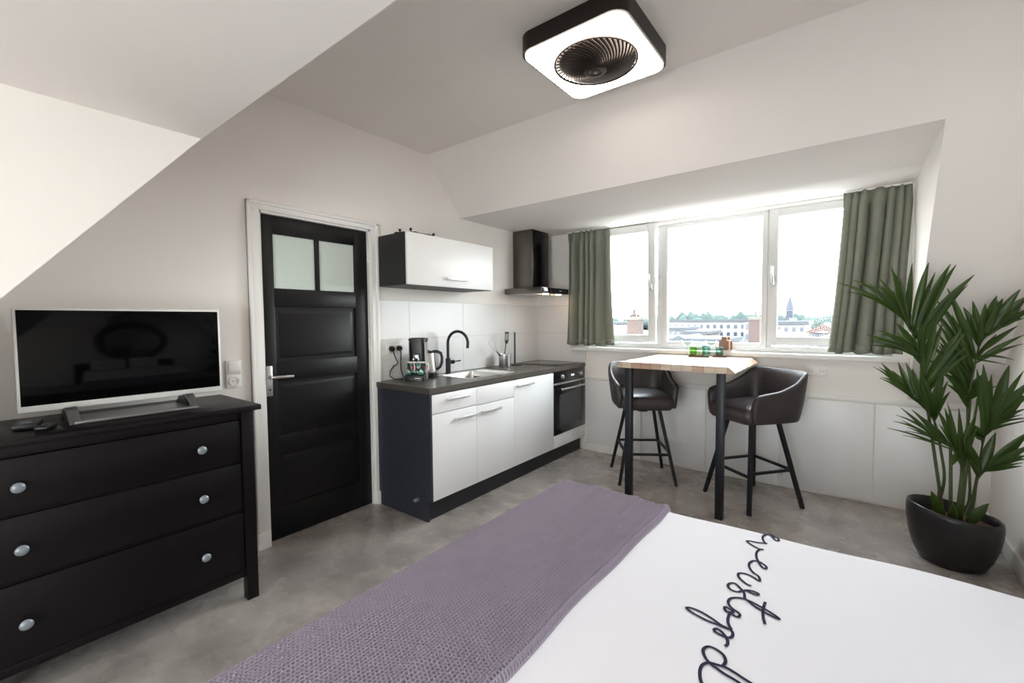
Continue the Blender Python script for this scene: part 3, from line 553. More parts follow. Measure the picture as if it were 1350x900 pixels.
P('hob_glass', t, m_bglass, lambda bm: box(bm, .085, .552, -.485, -.105, .9302, .936, .002))
for k in range(5): P('touch_mark', t, m_knob, lambda bm: box(bm, .515, .521, -.36 + k * .04, -.352 + k * .04, .936, .9363), smooth=False)
# coffee machine (turned towards the room), built in local coordinates: +y is its front
t = thing('coffee_machine', 'steel and black pod coffee machine standing under the sockets', 'coffee machine', (.180, -1.930, .930), math.atan2(-.55, -.835))
P('body', t, m_black, lambda bm: loft(bm, [[(x, y, z) for x, y in rrect(-.062, .062, -.095, .015 + a, .03, 6)] for z, a in ((0, 0), (.02, .0), (.2, .0), (.29, .012), (.312, .005))]), world=False)
lo_ = [(.0655, .012), (.0655, -.06), (.055, -.088), (.03, -.0985), (.03, -.094), (.051, -.084), (.061, -.058), (.061, .012)]
def steel_side(bm): loft(bm, [[(x, y, z) for x, y in lo_] for z in (.003, .292)])
P('steel_side', t, m_silver, steel_side, world=False)['label'] = 'brushed steel side cover'
def steel_side2(bm): loft(bm, [[(-x, y, z) for x, y in lo_] for z in (.003, .292)])
P('steel_side', t, m_silver, steel_side2, world=False)['label'] = 'brushed steel side cover'
P('lid', t, m_black, lambda bm: loft(bm, [[(x, y, z + .05 * max(0, -y - .02) * 0 + .10 * (x * x)) for x, y in rrect(-.068 + i, .068 - i, -.10 + i, .034 - i, .035, 6)] for z, i in ((.30, 0), (.318, .0), (.325, .01))]), world=False)
P('spout', t, m_chrome, lambda bm: (box(bm, -.022, .022, .012, .045, .165, .2, .006), box(bm, -.027, -.012, .02, .045, .152, .172, .004), box(bm, .012, .027, .02, .045, .152, .172, .004)), world=False)['label'] = 'chrome double spout'
P('drip_tray', t, m_black, lambda bm: loft(bm, [[(x, y, z) for x, y in rrect(-.073 + i, .073 - i, .0, .098 - i, .012, 4)] for z, i in ((0, .002), (.046, 0), (.050, .003))]), world=False)
P('badge', t, m_cer, lambda bm: box(bm, -.046, -.006, .0975, .0988, .021, .026), world=False, smooth=False)['label'] = 'small white maker badge'
P('badge', t, m_cer, lambda bm: box(bm, -.03, .0, .0150, .0165, .225, .230), world=False, smooth=False)['label'] = 'small white maker badge'
def mug(name, label, pos, ha):
    t = thing('mug', label, 'mug', pos, ha, 'floral mugs on the coffee machine')
    P('mug_body', t, m_mug, lambda bm: lathe(bm, [(.030, 0), (.034, .004), (.0355, .02), (.0355, .093), (.0340, .0945), (.0325, .092), (.0325, .012), (.0, .008)], (0, 0, 0), 28, capb=True), world=False)
    P('rim', t, m_cer, lambda bm: lathe(bm, [(.0357, .089), (.0357, .0945), (.034, .0962), (.0322, .0945), (.0322, .089)], (0, 0, 0), 28, capb=False), world=False)
    P('handle', t, m_cer, lambda bm: tube(bm, [(.034, 0, .078), (.05, 0, .082), (.06, 0, .07), (.06, 0, .048), (.05, 0, .028), (.034, 0, .02)], .0048, 10), world=False)['label'] = 'white mug handle'
    return t
mug('mug', 'left floral mug on the coffee machine tray', (.1935, -1.998, .9805), math.atan2(-.35, 1.))
mug('mug', 'right floral mug on the coffee machine tray, nearer the kettle', (.2565, -1.962, .9805), math.atan2(.55, .83))
# plugs
def plug(name, label, y, pts):
    t = thing('power_plug', label, 'plug', (.019, y, 1.173))
    P('plug_head', t, m_black, lambda bm: lathe(bm, [(.0205, 0), (.0205, .02), (.017, .03), (.010, .034)], (.0185, y, 1.173), 20, axis='x', capt=True))
    P('cord', t, m_black, lambda bm: tube(bm, pts, .0042, 8))
plug('power_plug', 'black plug in the left hole of the socket behind the coffee machine', -2.056,
     [(.045, -2.056, 1.165), (.06, -2.055, 1.13), (.06, -2.040, 1.095), (.05, -2.015, 1.065), (.03, -2.010, 1.05), (.025, -2.035, 1.04), (.03, -2.075, 1.0), (.04, -2.085, .965), (.06, -2.06, .94), (.095, -2.00, .937)])
plug('power_plug', 'black plug in the right hole of the socket behind the coffee machine', -1.984,
     [(.045, -1.984, 1.165), (.05, -1.984, 1.12), (.035, -1.978, 1.06), (.028, -1.970, 1.0), (.035, -1.955, .948), (.06, -1.92, .936)])
# kettle
t = thing('kettle', 'steel kettle with black handle between coffee machine and tap', 'kettle', (.115, -1.765, .930), math.radians(35))
P('base', t, m_black, lambda bm: lathe(bm, [(.070, 0), (.072, .004), (.072, .022), (.066, .028), (.066, .04)], (0, 0, 0), 32, capt=True), world=False)
P('kettle_body', t, m_steel, lambda bm: lathe(bm, [(.0665, .04), (.068, .05), (.066, .09), (.060, .16), (.056, .196)], (0, 0, 0), 36, capt=True), world=False)
P('lid', t, m_black, lambda bm: lathe(bm, [(.057, .196), (.057, .206), (.05, .211), (.015, .213), (.012, .219), (.0, .22)], (0, 0, 0), 32, capb=False), world=False)
P('handle', t, m_black, lambda bm: tube(bm, [(.04, 0, .207), (.075, 0, .208), (.105, 0, .195), (.115, 0, .16), (.113, 0, .12), (.10, 0, .085), (.075, 0, .065), (.06, 0, .068)], [.012, .013, .013, .012, .012, .012, .012, .010], 12), world=False)
P('spout', t, m_steel, lambda bm: loft(bm, [[(-.045, -.022, .150), (-.045, .022, .150), (-.05, .022, .197), (-.05, -.022, .197)], [(-.070, -.006, .178), (-.070, .006, .178), (-.082, .008, .197), (-.082, -.008, .197)]]), world=False)
# utensils
t = thing('utensil_holder', 'perforated steel utensil pot on the worktop', 'utensil holder', (.14, -.79, .930))
def holder(bm):
    lathe(bm, [(.058, 0), (.060, .004), (.060, .125), (.057, .127), (.056, .122), (.056, .006), (0, .006)], (0, 0, 0), 40)
P('pot_body', t, m_steel, holder, world=False)
P('perforation', t, m_hole, lambda bm: [box(bm, .0598, .0612, -.0035, .0035, z, z + .006, .001, mtx=Matrix.Rotation(math.radians(a), 4, 'Z')) for a in (-52, -44, -36) for z in [.018 + .0115 * k for k in range(9)]], world=False)['label'] = 'columns of small punched holes'
t = thing('spatula', 'black slotted spatula standing in the steel pot', 'spatula', (.13, -.765, .94))
P('spatula_shaft', t, m_black, lambda bm: tube(bm, [(.118, -.80, .945), (.124, -.765, 1.10), (.126, -.752, 1.165)], .005, 8))
def blade(bm):
    for q in ((-.033, -.020, 0), (-.006, .006, 0), (.020, .033, 0)): box(bm, -.002, .002, q[0] * .9, q[1] * .9, 1.185, 1.262, .0015)
    box(bm, -.002, .002, -.030, .030, 1.155, 1.19, .0015); box(bm, -.002, .002, -.032, .032, 1.255, 1.272, .0015)
    for v in bm.verts:
        v.co = Vector((.127 + v.co.x + (v.co.z - 1.16) * .06, -.748 + v.co.y * (1 if v.co.z > 1.17 else .6), v.co.z))
P('spatula_blade', t, m_black, blade)
t = thing('whisk', 'leaning whisk with steel wires in the steel pot', 'whisk', (.12, -.82, .94))
hp, hd = Vector((.130, -.775, .965)), Vector((-.022, -.235, .245)).normalized()
P('whisk_handle', t, m_black, lambda bm: tube(bm, [hp, hp + hd * .165], [.006, .0065], 10))
def wires(bm):
    u, w = frame_of(hd); b0 = hp + hd * .16
    for k in range(4):
        a = PI * k / 4; s = u * math.cos(a) + w * math.sin(a)
        pts = []
        for j in range(17):
            q = j / 16; th = PI * q; l = .15 * math.sin(th) ** .8; x = .030 * math.cos(th) * (.35 + .65 * math.sin(th)) * (1.2 if .1 < q < .9 else 1)
            pts.append(b0 + hd * l + s * x)
        tube(bm, pts, .0013, 5, cap=False)
P('whisk_wires', t, m_chrome, wires)['label'] = 'steel wire loops'
t = thing('paper_towel_holder', 'upright black kitchen-roll pole on a flat base beside the steel pot', 'paper towel holder', (.13, -.617, .930))
P('base_plate', t, m_black, lambda bm: lathe(bm, [(.072, 0), (.072, .006), (.068, .008)], (0, 0, 0), 32, capt=True), world=False)
P('pole', t, m_black, lambda bm: tube(bm, [(0, 0, .006), (0, 0, .335)], .0085, 14), world=False)
# wall cupboard
t = thing('wall_cupboard', 'wall-hung cupboard with white flap front over the sink', 'kitchen cabinet', (.17, -1.68, 1.645))
P('carcass', t, m_anth2, lambda bm: (box(bm, 0, .332, -2.153, -2.135, 1.645, 2.017), box(bm, 0, .332, -1.233, -1.215, 1.645, 2.017), box(bm, 0, .332, -2.135, -1.233, 1.645, 1.663), box(bm, 0, .332, -2.135, -1.233, 1.999, 2.017), box(bm, 0, .012, -2.135, -1.233, 1.663, 1.999)), smooth=False)['label'] = 'dark carcass'
d = P('flap_door', t, m_white, lambda bm: box(bm, .334, .352, -2.153, -1.215, 1.647, 2.018, .0015))
bm = nb()
for y in (-1.775, -1.567): tube(bm, [(.352, y, 1.712), (.374, y, 1.712)], .007, 8)
box(bm, .370, .381, -1.792, -1.550, 1.702, 1.722, .004); obj('handle', bm, m_alu, d)
t = thing('iron_ornament', 'small black scrolled iron ornament lying on the wall cupboard', 'ornament', (.28, -2.06, 2.018))
def orn(bm):
    def spiral(cx, cy, s, flip=1):
        pts = []
        for k in range(22):
            a = 3.4 * PI * k / 21; r = .006 + .020 * k / 21
            pts.append((cx + flip * r * math.cos(a) * s, cy + r * math.sin(a) * s, 2.027 + .004 * math.sin(a * 2)))
        tube(bm, pts, .0045, 6)
    spiral(.22, -2.11, 1.0); spiral(.30, -2.03, .9, -1); spiral(.31, -1.93, 1.0)
    tube(bm, [(.20, -2.14, 2.024), (.25, -2.10, 2.030), (.29, -2.06, 2.034), (.315, -2.0, 2.026), (.325, -1.93, 2.026), (.32, -1.87, 2.03)], .005, 8)
    for p in ((.25, -2.13, 2.040), (.31, -2.08, 2.046), (.325, -1.875, 2.037)):
        s = bmesh.ops.create_icosphere(bm, subdivisions=2, radius=.011)['verts']
        for v in s: v.co += Vector(p)
    for p in ((.25, -2.13), (.31, -2.08), (.325, -1.875)): tube(bm, [(p[0], p[1], 2.019), (p[0], p[1], 2.038)], .004, 6)
P('scrollwork', t, m_black, orn)
# hood
t = thing('cooker_hood', 'dull steel chimney hood over the hob', 'cooker hood', (.2, -.31, 1.645))
P('chimney', t, m_hood, lambda bm: box(bm, .001, .250, -.466, -.164, 1.708, HD - .001, .002))
P('chimney_front', t, m_hoodf, lambda bm: box(bm, .250, .2525, -.463, -.167, 1.712, HD - .004, .001))['label'] = 'dark glossy chimney front'
P('canopy', t, m_hood, lambda bm: box(bm, .010, .462, -.622, -.115, 1.650, 1.708, .003))
P('control_strip', t, m_bglass, lambda bm: box(bm, .462, .468, -.618, -.119, 1.653, 1.706, .002))['label'] = 'black glossy control strip'
P('control_marks', t, m_cer, lambda bm: [box(bm, .468, .4684, -.30 + .012 * k, -.293 + .012 * k, 1.677, 1.683) for k in range(4)], smooth=False)
P('filter', t, m_steel, lambda bm: (box(bm, .05, .36, -.585, -.33, 1.645, 1.651, .002), box(bm, .05, .36, -.315, -.13, 1.645, 1.651, .002)))
for y in (-.46, -.22): P('hood_lamp', t, m_hoodl, lambda bm: lathe(bm, [(.03, 1.6445), (.03, 1.651)], (.405, y, 0), 20, capt=True))['label'] = 'lit warm lamp'
# ------------------------------------------------------------------ dresser, television and what stands on it
DY0, DY1 = -4.26, -3.247
t = thing('dresser', 'black-brown wooden dresser with three wide drawers', 'dresser', (.25, -3.75, 0))
P('top', t, m_hemnes, lambda bm: box(bm, .005, .522, DY0 - .03, DY1 + .028, .953, .978, .003))
for x0, x1 in ((.020, .068), (.440, .490)):
    for y0, y1 in ((DY0, DY0 + .052), (DY1 - .052, DY1)):
        P('post', t, m_hemnes, lambda bm: box(bm, x0, x1, y0, y1, 0, .953, .002))
for y in (DY0 + .016, DY1 - .034): P('side_panel', t, m_hemnes, lambda bm: box(bm, .06, .45, y, y + .018, .13, .953, .002))
P('rail', t, m_hemnes, lambda bm: (box(bm, .44, .478, DY0 + .05, DY1 - .05, .910, .953, .002), box(bm, .44, .478, DY0 + .05, DY1 - .05, .122, .160, .002), box(bm, .44, .470, DY0 + .05, DY1 - .05, .695, .708), box(bm, .44, .470, DY0 + .05, DY1 - .05, .450, .465)))
P('back_panel', t, m_hemnes, lambda bm: box(bm, .02, .03, DY0 + .05, DY1 - .05, .13, .953))
for z0, z1 in ((.709, .907), (.467, .694), (.163, .449)):
    d = P('drawer', t, m_hemnes, lambda bm: box(bm, .10, .482, DY0 + .056, DY1 - .056, z0, z1, .003))
    for y in (-4.033, -3.472):
        k = P('knob', d, m_knob, lambda bm: lathe(bm, [(.008, 0), (.008, .012), (.017, .018), (.019, .025), (.014, .031), (.004, .033)], (.482, y, (z0 + z1) / 2 - .005), 22, axis='x', capt=True)); k['label'] = 'grey round knob'
TVR = thing('television', 'flat television with silver-white bezel standing on the dresser', 'television', (.245, -3.645, .979), 0)
TX0 = .238
TY0, TY1, TZ0, TZ1 = -4.006, -3.290, 1.028, 1.450
P('case', TVR, m_tvframe, lambda bm: box(bm, TX0 - .022, TX0, TY0, TY1, TZ0, TZ1, .005))
P('back_cover', TVR, m_black, lambda bm: box(bm, TX0 - .055, TX0 - .020, TY0 + .10, TY1 - .10, TZ0 + .04, TZ1 - .10, .012))
P('screen', TVR, m_screen, lambda bm: box(bm, TX0 - .002, TX0 + .0012, TY0 + .010, TY1 - .010, TZ0 + .027, TZ1 - .010, .001))
st = P('stand', TVR, m_tvfoot, lambda bm: (box(bm, .16, .385, -3.862, -3.452, .980, .986, .003), box(bm, .38, .392, -3.866, -3.448, .980, .992, .003)))
st['label'] = 'shallow polished metal stand plate'
for s, y in ((-1, -3.862), (1, -3.452)):
    P('stand_strap', TVR, m_tvfoot, lambda bm: loft(bm, [[(x, yy, z) for yy in (y - .018, y + .018) for x, z in (((x0, z0), (x0, z0 + .006)) if yy < y else ((x0, z0 + .006), (x0, z0)))] for x0, z0 in ((.255, 1.030), (.285, 1.034), (.32, 1.018), (.37, .986), (.385, .981))]))
    P('stand_bracket', TVR, m_black, lambda bm: prism(bm, [(.13, y - .013, .980), (.31, y - .013, .980), (.27, y - .013, 1.030), (.20, y - .013, 1.036)], (0, .026, 0)))['label'] = 'black stand bracket'
t = thing('set_top_box', 'small black box lying left of the television on the dresser', 'media box', (.29, -3.985, .979), math.radians(-12))
P('box_body', t, m_black, lambda bm: box(bm, -.07, .06, -.035, .035, .001, .022, .005), world=False)
P('display', t, m_knob, lambda bm: box(bm, -.03, .02, -.02, .01, .0218, .0225, .0003), world=False)['label'] = 'grey display patch'
t = thing('remote_control', 'black remote control lying beside the small black box', 'remote control', (.375, -3.945, .979), math.radians(-25))
P('remote_body', t, m_black, lambda bm: box(bm, -.045, .045, -.02, .02, .001, .016, .006), world=False)
P('buttons', t, m_hole, lambda bm: [box(bm, -.035 + .015 * i, -.027 + .015 * i, -.012 + .010 * j, -.006 + .010 * j, .0155, .0175, .001) for i in range(5) for j in range(3)], world=False)

# ------------------------------------------------------------------ ceiling lamp with fan
FX0, FX1, FY0, FY1 = 1.512, 2.064, -2.402, -1.812
FCX, FCY, FR = (FX0 + FX1) / 2, (FY0 + FY1) / 2, .205
t = thing('ceiling_fan_lamp', 'square lit ceiling lamp with a round dark fan grille', 'ceiling lamp', (FCX, FCY, HC))
ZB = 2.688
def ringplate(bm, z0, z1, i, rr, cr=.07):
    out = dense(rrect(FX0 + i, FX1 - i, FY0 + i, FY1 - i, cr, 8)); n = len(out)
    inn = [];
    for (x, y) in out:
        a = math.atan2(y - FCY, x - FCX); inn.append((FCX + rr * math.cos(a), FCY + rr * math.sin(a)))
    loops = [[(x, y, z0) for x, y in out], [(x, y, z1) for x, y in out], [(x, y, z1) for x, y in inn], [(x, y, z0) for x, y in inn]]
    R = [[bm.verts.new(p) for p in l] for l in loops]
    for a, b_ in zip(R, R[1:] + R[:1]):
        for k in range(n): bm.faces.new((a[k], a[(k + 1) % n], b_[(k + 1) % n], b_[k]))
def housing(bm):
    out = rrect(FX0, FX1, FY0, FY1, .075, 8); inn = rrect(FX0 + .012, FX1 - .012, FY0 + .012, FY1 - .012, .065, 8)
    loops = [[(x, y, ZB + .004) for x, y in inn], [(x, y, ZB - .004) for x, y in inn], [(x, y, ZB - .004) for x, y in out], [(x, y, HC) for x, y in out]]
    loft(bm, loops, cap0=False, cap1=True)
P('housing', t, m_lampb, housing, angle=50)['label'] = 'dark brown lamp housing'
P('diffuser', t, m_diff, lambda bm: ringplate(bm, ZB - .010, ZB + .006, .0125, FR + .001, .065))['label'] = 'glowing white diffuser'
P('grille_rim', t, m_vane, lambda bm: lathe(bm, [(FR + .004, ZB - .009), (FR + .004, ZB - .016), (FR, ZB - .018), (FR - .006, ZB - .014), (FR - .006, ZB - .009)], (FCX, FCY, 0), 64, capb=False))
def vanes(bm):
    n = 44
    for k in range(n):
        A0 = 2 * PI * k / n; L = []; m = 9
        for j in range(m):
            q = j / (m - 1); r = .045 + (FR - .008 - .045) * q; a = A0 + 1.15 * (1 - q) ** 1.1
            z = ZB - .014 - .040 * (1 - q * q)
            c, s = math.cos(a), math.sin(a); ta = Vector((-s, c, 0)); p = Vector((FCX + r * c, FCY + r * s, z)); w = .0032 + .0032 * q
            L.append((p + ta * w, p - ta * w + Vector((0, 0, .002)), p - ta * w + Vector((0, 0, .012)), p + ta * w + Vector((0, 0, .010))))
        loft(bm, L)
P('fan_grille', t, m_vane, vanes)['label'] = 'spiral vanes of the fan grille'
P('hub', t, m_vane, lambda bm: lathe(bm, [(.055, ZB - .040), (.058, ZB - .050), (.050, ZB - .058), (.034, ZB - .060), (.030, ZB - .057), (.024, ZB - .057), (.02, ZB - .061), (.0, ZB - .061)], (FCX, FCY, 0), 40))
P('hub_emblem', t, m_chrome, lambda bm: lathe(bm, [(.009, ZB - .0605), (.009, ZB - .063), (.0055, ZB - .063), (.0055, ZB - .0605)], (FCX, FCY, 0), 20, capb=False))['label'] = 'small silver ring emblem'
P('fan_drum', t, m_drum, lambda bm: lathe(bm, [(FR + .003, ZB + .006), (FR - .004, ZB + .03), (0, ZB + .034)], (FCX, FCY, 0), 48, capb=False))['label'] = 'pale inside of the fan drum'

# ------------------------------------------------------------------ bar table and what stands on it
t = thing('bar_table', 'tall bar table with bleached plank top and black legs under the window', 'table', (1.81, -.5, 0))
def slabtop(bm):
    L = []; rnd = random.Random(3)
    for j in range(15):
        y = -.962 + (.962 - .072) * j / 14; a = rnd.uniform(-.006, .006); c = rnd.uniform(-.006, .006)
        L.append([(1.400 + a, y, 1.012), (1.398 + a, y, 1.022), (1.417 + a, y, 1.054), (1.424 + a, y, 1.058), (2.188 + c, y, 1.058), (2.197 + c, y, 1.054), (2.234 + c, y, 1.020), (2.232 + c, y, 1.012)])
    loft(bm, L)
P('tabletop', t, m_slab, slabtop, angle=25)
for x in (1.461, 2.117): P('leg', t, m_blackm, lambda bm: box(bm, x, x + .050, -.962, -.912, 0, 1.012, .003))
P('wall_batten', t, m_blackm, lambda bm: box(bm, 1.46, 2.17, -.060 + .0, -.0165, .972, 1.012, .003))
for x in (1.465, 2.12): P('frame_rail', t, m_blackm, lambda bm: box(bm, x, x + .04, -.912, -.06, .998, 1.012))
TT = 1.058
t = thing('serving_tray', 'small reddish wooden tray under the glasses on the bar table', 'tray', (1.800, -.185, TT), math.radians(10))
P('tray_body', t, m_tray, lambda bm: loft(bm, [[(x, y, z) for x, y in rrect(-.085 + i, .085 - i, -.055 + i, .055 - i, .03, 5)] for z, i in ((.001, .006), (.010, 0), (.012, .002), (.006, .006))]), world=False)
t = thing('serving_tray', 'small reddish wooden tray under the single teal tumbler', 'tray', (1.950, -.105, TT), math.radians(10))
P('tray_body', t, m_tray, lambda bm: loft(bm, [[(x, y, z) for x, y in rrect(-.06 + i, .06 - i, -.05 + i, .05 - i, .03, 5)] for z, i in ((.001, .006), (.010, 0), (.012, .002), (.006, .006))]), world=False)
def tumbler(label, pos, mat, h=.075):
    t = thing('tumbler', label, 'drinking glass', pos, 0, 'tumblers on the bar table')
    def f(bm):
        lathe(bm, [(.026, 0), (.029, .004), (.033, h), (.0318, h + .001), (.0305, h), (.027, .010), (0, .008)], (0, 0, 0), 28)
    P('glass_body', t, mat, f, world=False)
tumbler('green ribbed tumbler, first from the left on the tray', (1.748, -.160, TT + .007), m_green)
tumbler('pale mint tumbler beside the green one on the tray', (1.812, -.150, TT + .007), m_pale)
tumbler('light teal tumbler at the right end of the larger tray', (1.862, -.190, TT + .007), m_teal, .09)
tumbler('deeper teal tumbler alone on the small tray', (1.948, -.105, TT + .007), m_teal, .075)
def coupe(label, pos):
    t = thing('coupe_glass', label, 'wine glass', pos, 0, 'clear coupe glasses')
    P('foot', t, m_clear, lambda bm: lathe(bm, [(.033, 0), (.033, .002), (.006, .006), (.004, .012)], (0, 0, 0), 28), world=False)
    P('stem', t, m_clear, lambda bm: tube(bm, [(0, 0, .010), (0, 0, .09)], [.004, .0035], 10), world=False)
    P('cup', t, m_clear, lambda bm: lathe(bm, [(.004, .088), (.022, .100), (.036, .118), (.043, .142), (.0422, .1425), (.035, .119), (.02, .102), (0, .094)], (0, 0, 0), 32), world=False)
coupe('clear stemmed coupe glass at the left of the tumblers', (1.722, -.262, TT)); coupe('clear stemmed coupe glass in front of the teal tumblers', (1.905, -.222, TT))
t = thing('saucer', 'small white dish carrying the wooden coasters on the sill', 'dish', (1.985, -.015, 1.100))
P('dish', t, m_cer, lambda bm: lathe(bm, [(.04, 0), (.05, .006), (.062, .012), (.0605, .0135), (.045, .008), (0, .007)], (0, 0, 0), 32), world=False)
t = thing('coaster_set', 'cluster of small walnut boards standing on the white dish', 'coasters', (1.975, -.015, 1.108), math.radians(-38))
for k in range(3):
    def brd(bm, k=k):
        prof = rrect(-.048, .048, 0.0, .092, .014, 4)
        prism(bm, [(x, -.026 + k * .020, z) for x, z in prof], (0, .0165, 0))
        prism(bm, [(x, -.026 + k * .020, z) for x, z in rrect(-.018, .018, .088, .122, .008, 3)], (0, .0165, 0))
    P('board', t, m_board if k != 1 else m_boardl, brd, world=False)

# ------------------------------------------------------------------ bar stools
def make_stool(label, pos, rz):
    t = thing('bar_stool', label, 'bar stool', pos, rz, 'leather bar stools at the table')
    N_ = 30
    def shell(bm):
        L = []
        for i in range(N_ + 1):
            s = -1 + 2 * i / N_; q = 1 - abs(s); sg = 1 if s > 0 else -1
            ls = .40
            if q < ls:
                f = q / ls; x = .238 + .010 * math.sin(f * PI / 2); y = .215 - f * .275; nx, ny = 1, 0
            else:
                a = (q - ls) / (1 - ls) * PI / 2; ex = .62
                x = .248 * (max(math.cos(a), 0) ** ex); y = -.06 - .20 * (max(math.sin(a), 0) ** ex); nx, ny = math.cos(a), -math.sin(a)
            w = max(0, min(1, (q - .28) / .42)); w = w * w * (3 - 2 * w)
            h = .846 + .025 * min(1, q / .3) + .128 * w
            fl = .022 + .03 * w                      # flare outward at the top
            drop = .012 * (1 - min(1, q / .08))
            sec = [(-.030, .640), (-.006, .632), (.004, .66), (fl * .45, .75), (fl, h - .022 - drop), (fl - .008, h - .004 - drop), (fl - .028, h - drop), (fl - .044, h - .012 - drop), (-.048 + fl * .3, .78), (-.048, .70), (-.044, .645)]
            L.append([(sg * (x + nx * o), y + ny * o, z) for o, z in sec])
        loft(bm, L)
    o = P('backrest', t, m_leather, shell, world=False, angle=180)
    md = o.modifiers.new('sub', 'SUBSURF'); md.levels = md.render_levels = 1
    def seat(bm):
        lo = []
        for z, i in ((.640, .035), (.636, .015), (.655, .0), (.705, -.004), (.735, .004), (.750, .03), (.757, .09), (.759, .16)):
            lo.append([(x, y, z - (.006 * (y > .18)) + (.010 * max(0, -y) / .2 if z > .74 else 0)) for x, y in rrect(-.212 + i, .212 - i, -.225 + i, .238 - i, max(.008, .05 - i * .3), 5)])
        loft(bm, lo)
    P('seat', t, m_leather_s, seat, world=False, angle=180)
    for pts in ([(0, -.258, .78), (0, -.262, .86), (0, -.272, .95)], [(-.15, -.222, .88), (-.08, -.252, .88), (0, -.262, .88), (.08, -.252, .88), (.15, -.222, .88)], [(-.19, .232, .742), (0, .240, .742), (.19, .232, .742)]):
        P('seam', t, m_leather, lambda bm: tube(bm, pts, .0023, 6), world=False)
    P('swivel_plate', t, m_blackm, lambda bm: (box(bm, -.13, .13, -.13, .13, .618, .636, .004), lathe(bm, [(.05, .585), (.05, .62)], (0, 0, 0), 20, capt=True)), world=False)
    def legp(sx, sy, z): q = 1 - z / .62; return Vector((sx * (.118 + (.232 - .118) * q), sy * (.118 + (.232 - .118) * q), z))
    for sx in (-1, 1):
        for sy in (-1, 1): P('leg', t, m_blackm, lambda bm: tube(bm, [legp(sx, sy, .625), legp(sx, sy, .3), legp(sx, sy, 0)], [.013, .0125, .0115], 4, sq=True), world=False, angle=20)
    for a, b_, z in (((-1, 1), (1, 1), .25), ((-1, -1), (1, -1), .275), ((-1, -1), (-1, 1), .275), ((1, -1), (1, 1), .275)):
        P('footrest_bar', t, m_blackm, lambda bm: tube(bm, [legp(*a, z), legp(*b_, z)], .009, 4, sq=True), world=False, angle=20)
    return t
s1 = make_stool('dark brown leather bar stool at the left end of the table, nearer the oven', (1.400, -.444, 0), math.radians(-147))
s2 = copy_tree(s1); s2['label'] = 'dark brown leather bar stool at the right end of the table, below the sockets'; s2.location = (2.262, -.446, 0); s2.rotation_euler = (0, 0, math.radians(141.7))

# ------------------------------------------------------------------ curtains
def curtain(label, xt, xb_, n, seed, rail):
    rnd = random.Random(seed); ph = [rnd.uniform(-.5, .5) for _ in range(n * 2 + 2)]; am = [rnd.uniform(.45, 1.45) for _ in range(n * 2 + 2)]
    t = thing('curtain', label, 'curtain', ((xt[0] + xt[1]) / 2, -.055, 1.122), 0, 'olive grey curtains')
    zt, zb = HD - .006, 1.122
    def f(u, v):
        k = max(0, min(n, n * (u + .045 * math.sin(2 * PI * u * 1.4 + seed) - .045 * math.sin(seed) * (1 - u) - .045 * math.sin(2.8 * PI + seed) * u))); i = int(k); fr = k - i
        x = (xt[0] + (xt[1] - xt[0]) * u) * (1 - v) + (xb_[0] + (xb_[1] - xb_[0]) * u) * v
        A = .030 * (am[i] * (1 - fr) + am[i + 1] * fr)
        wv = math.sin(2 * PI * k + ph[i] * (1 - fr) + ph[i + 1] * fr)
        pinch = math.exp(-((v - .055) / .03) ** 2)
        hd_ = min(1, v / .10)
        y = -.062 + A * wv * (.55 + .45 * hd_) * (1 - .55 * pinch) + .006 * math.sin(9 * u + 5 * v)
        x += .010 * math.cos(2 * PI * k) * hd_ + .012 * math.sin(3 * v + u * 4) * v
        z = zt + (zb - zt) * v + (.006 * math.sin(7 * u * PI) if v > .98 else 0)
        return (x, min(y, -.012), z)
    o = P('curtain_fabric', t, m_curt, lambda bm: grid(bm, f, n * 18, 44), angle=180)
    md = o.modifiers.new('thick', 'SOLIDIFY'); md.thickness = .003
    P('hem', t, m_curt, lambda bm: grid(bm, lambda u, v: tuple(Vector(f(u, .945 + .055 * v)) + Vector((0, -.0035, 0))), n * 18, 2), angle=180).modifiers.new('thick', 'SOLIDIFY').thickness = .003
    P('curtain_track', t, m_trimw, lambda bm: box(bm, rail[0], rail[1], -.075, -.045, HD - .012, HD + .0, .002))
curtain('olive grey curtain hanging left of the window beside the hood', (.428, .905), (.402, .945), 6, 2, (.43, .90))
curtain('olive grey curtain hanging right of the window behind the palm', (2.772, 3.150), (2.690, 3.110), 7, 5, (2.78, 3.15))

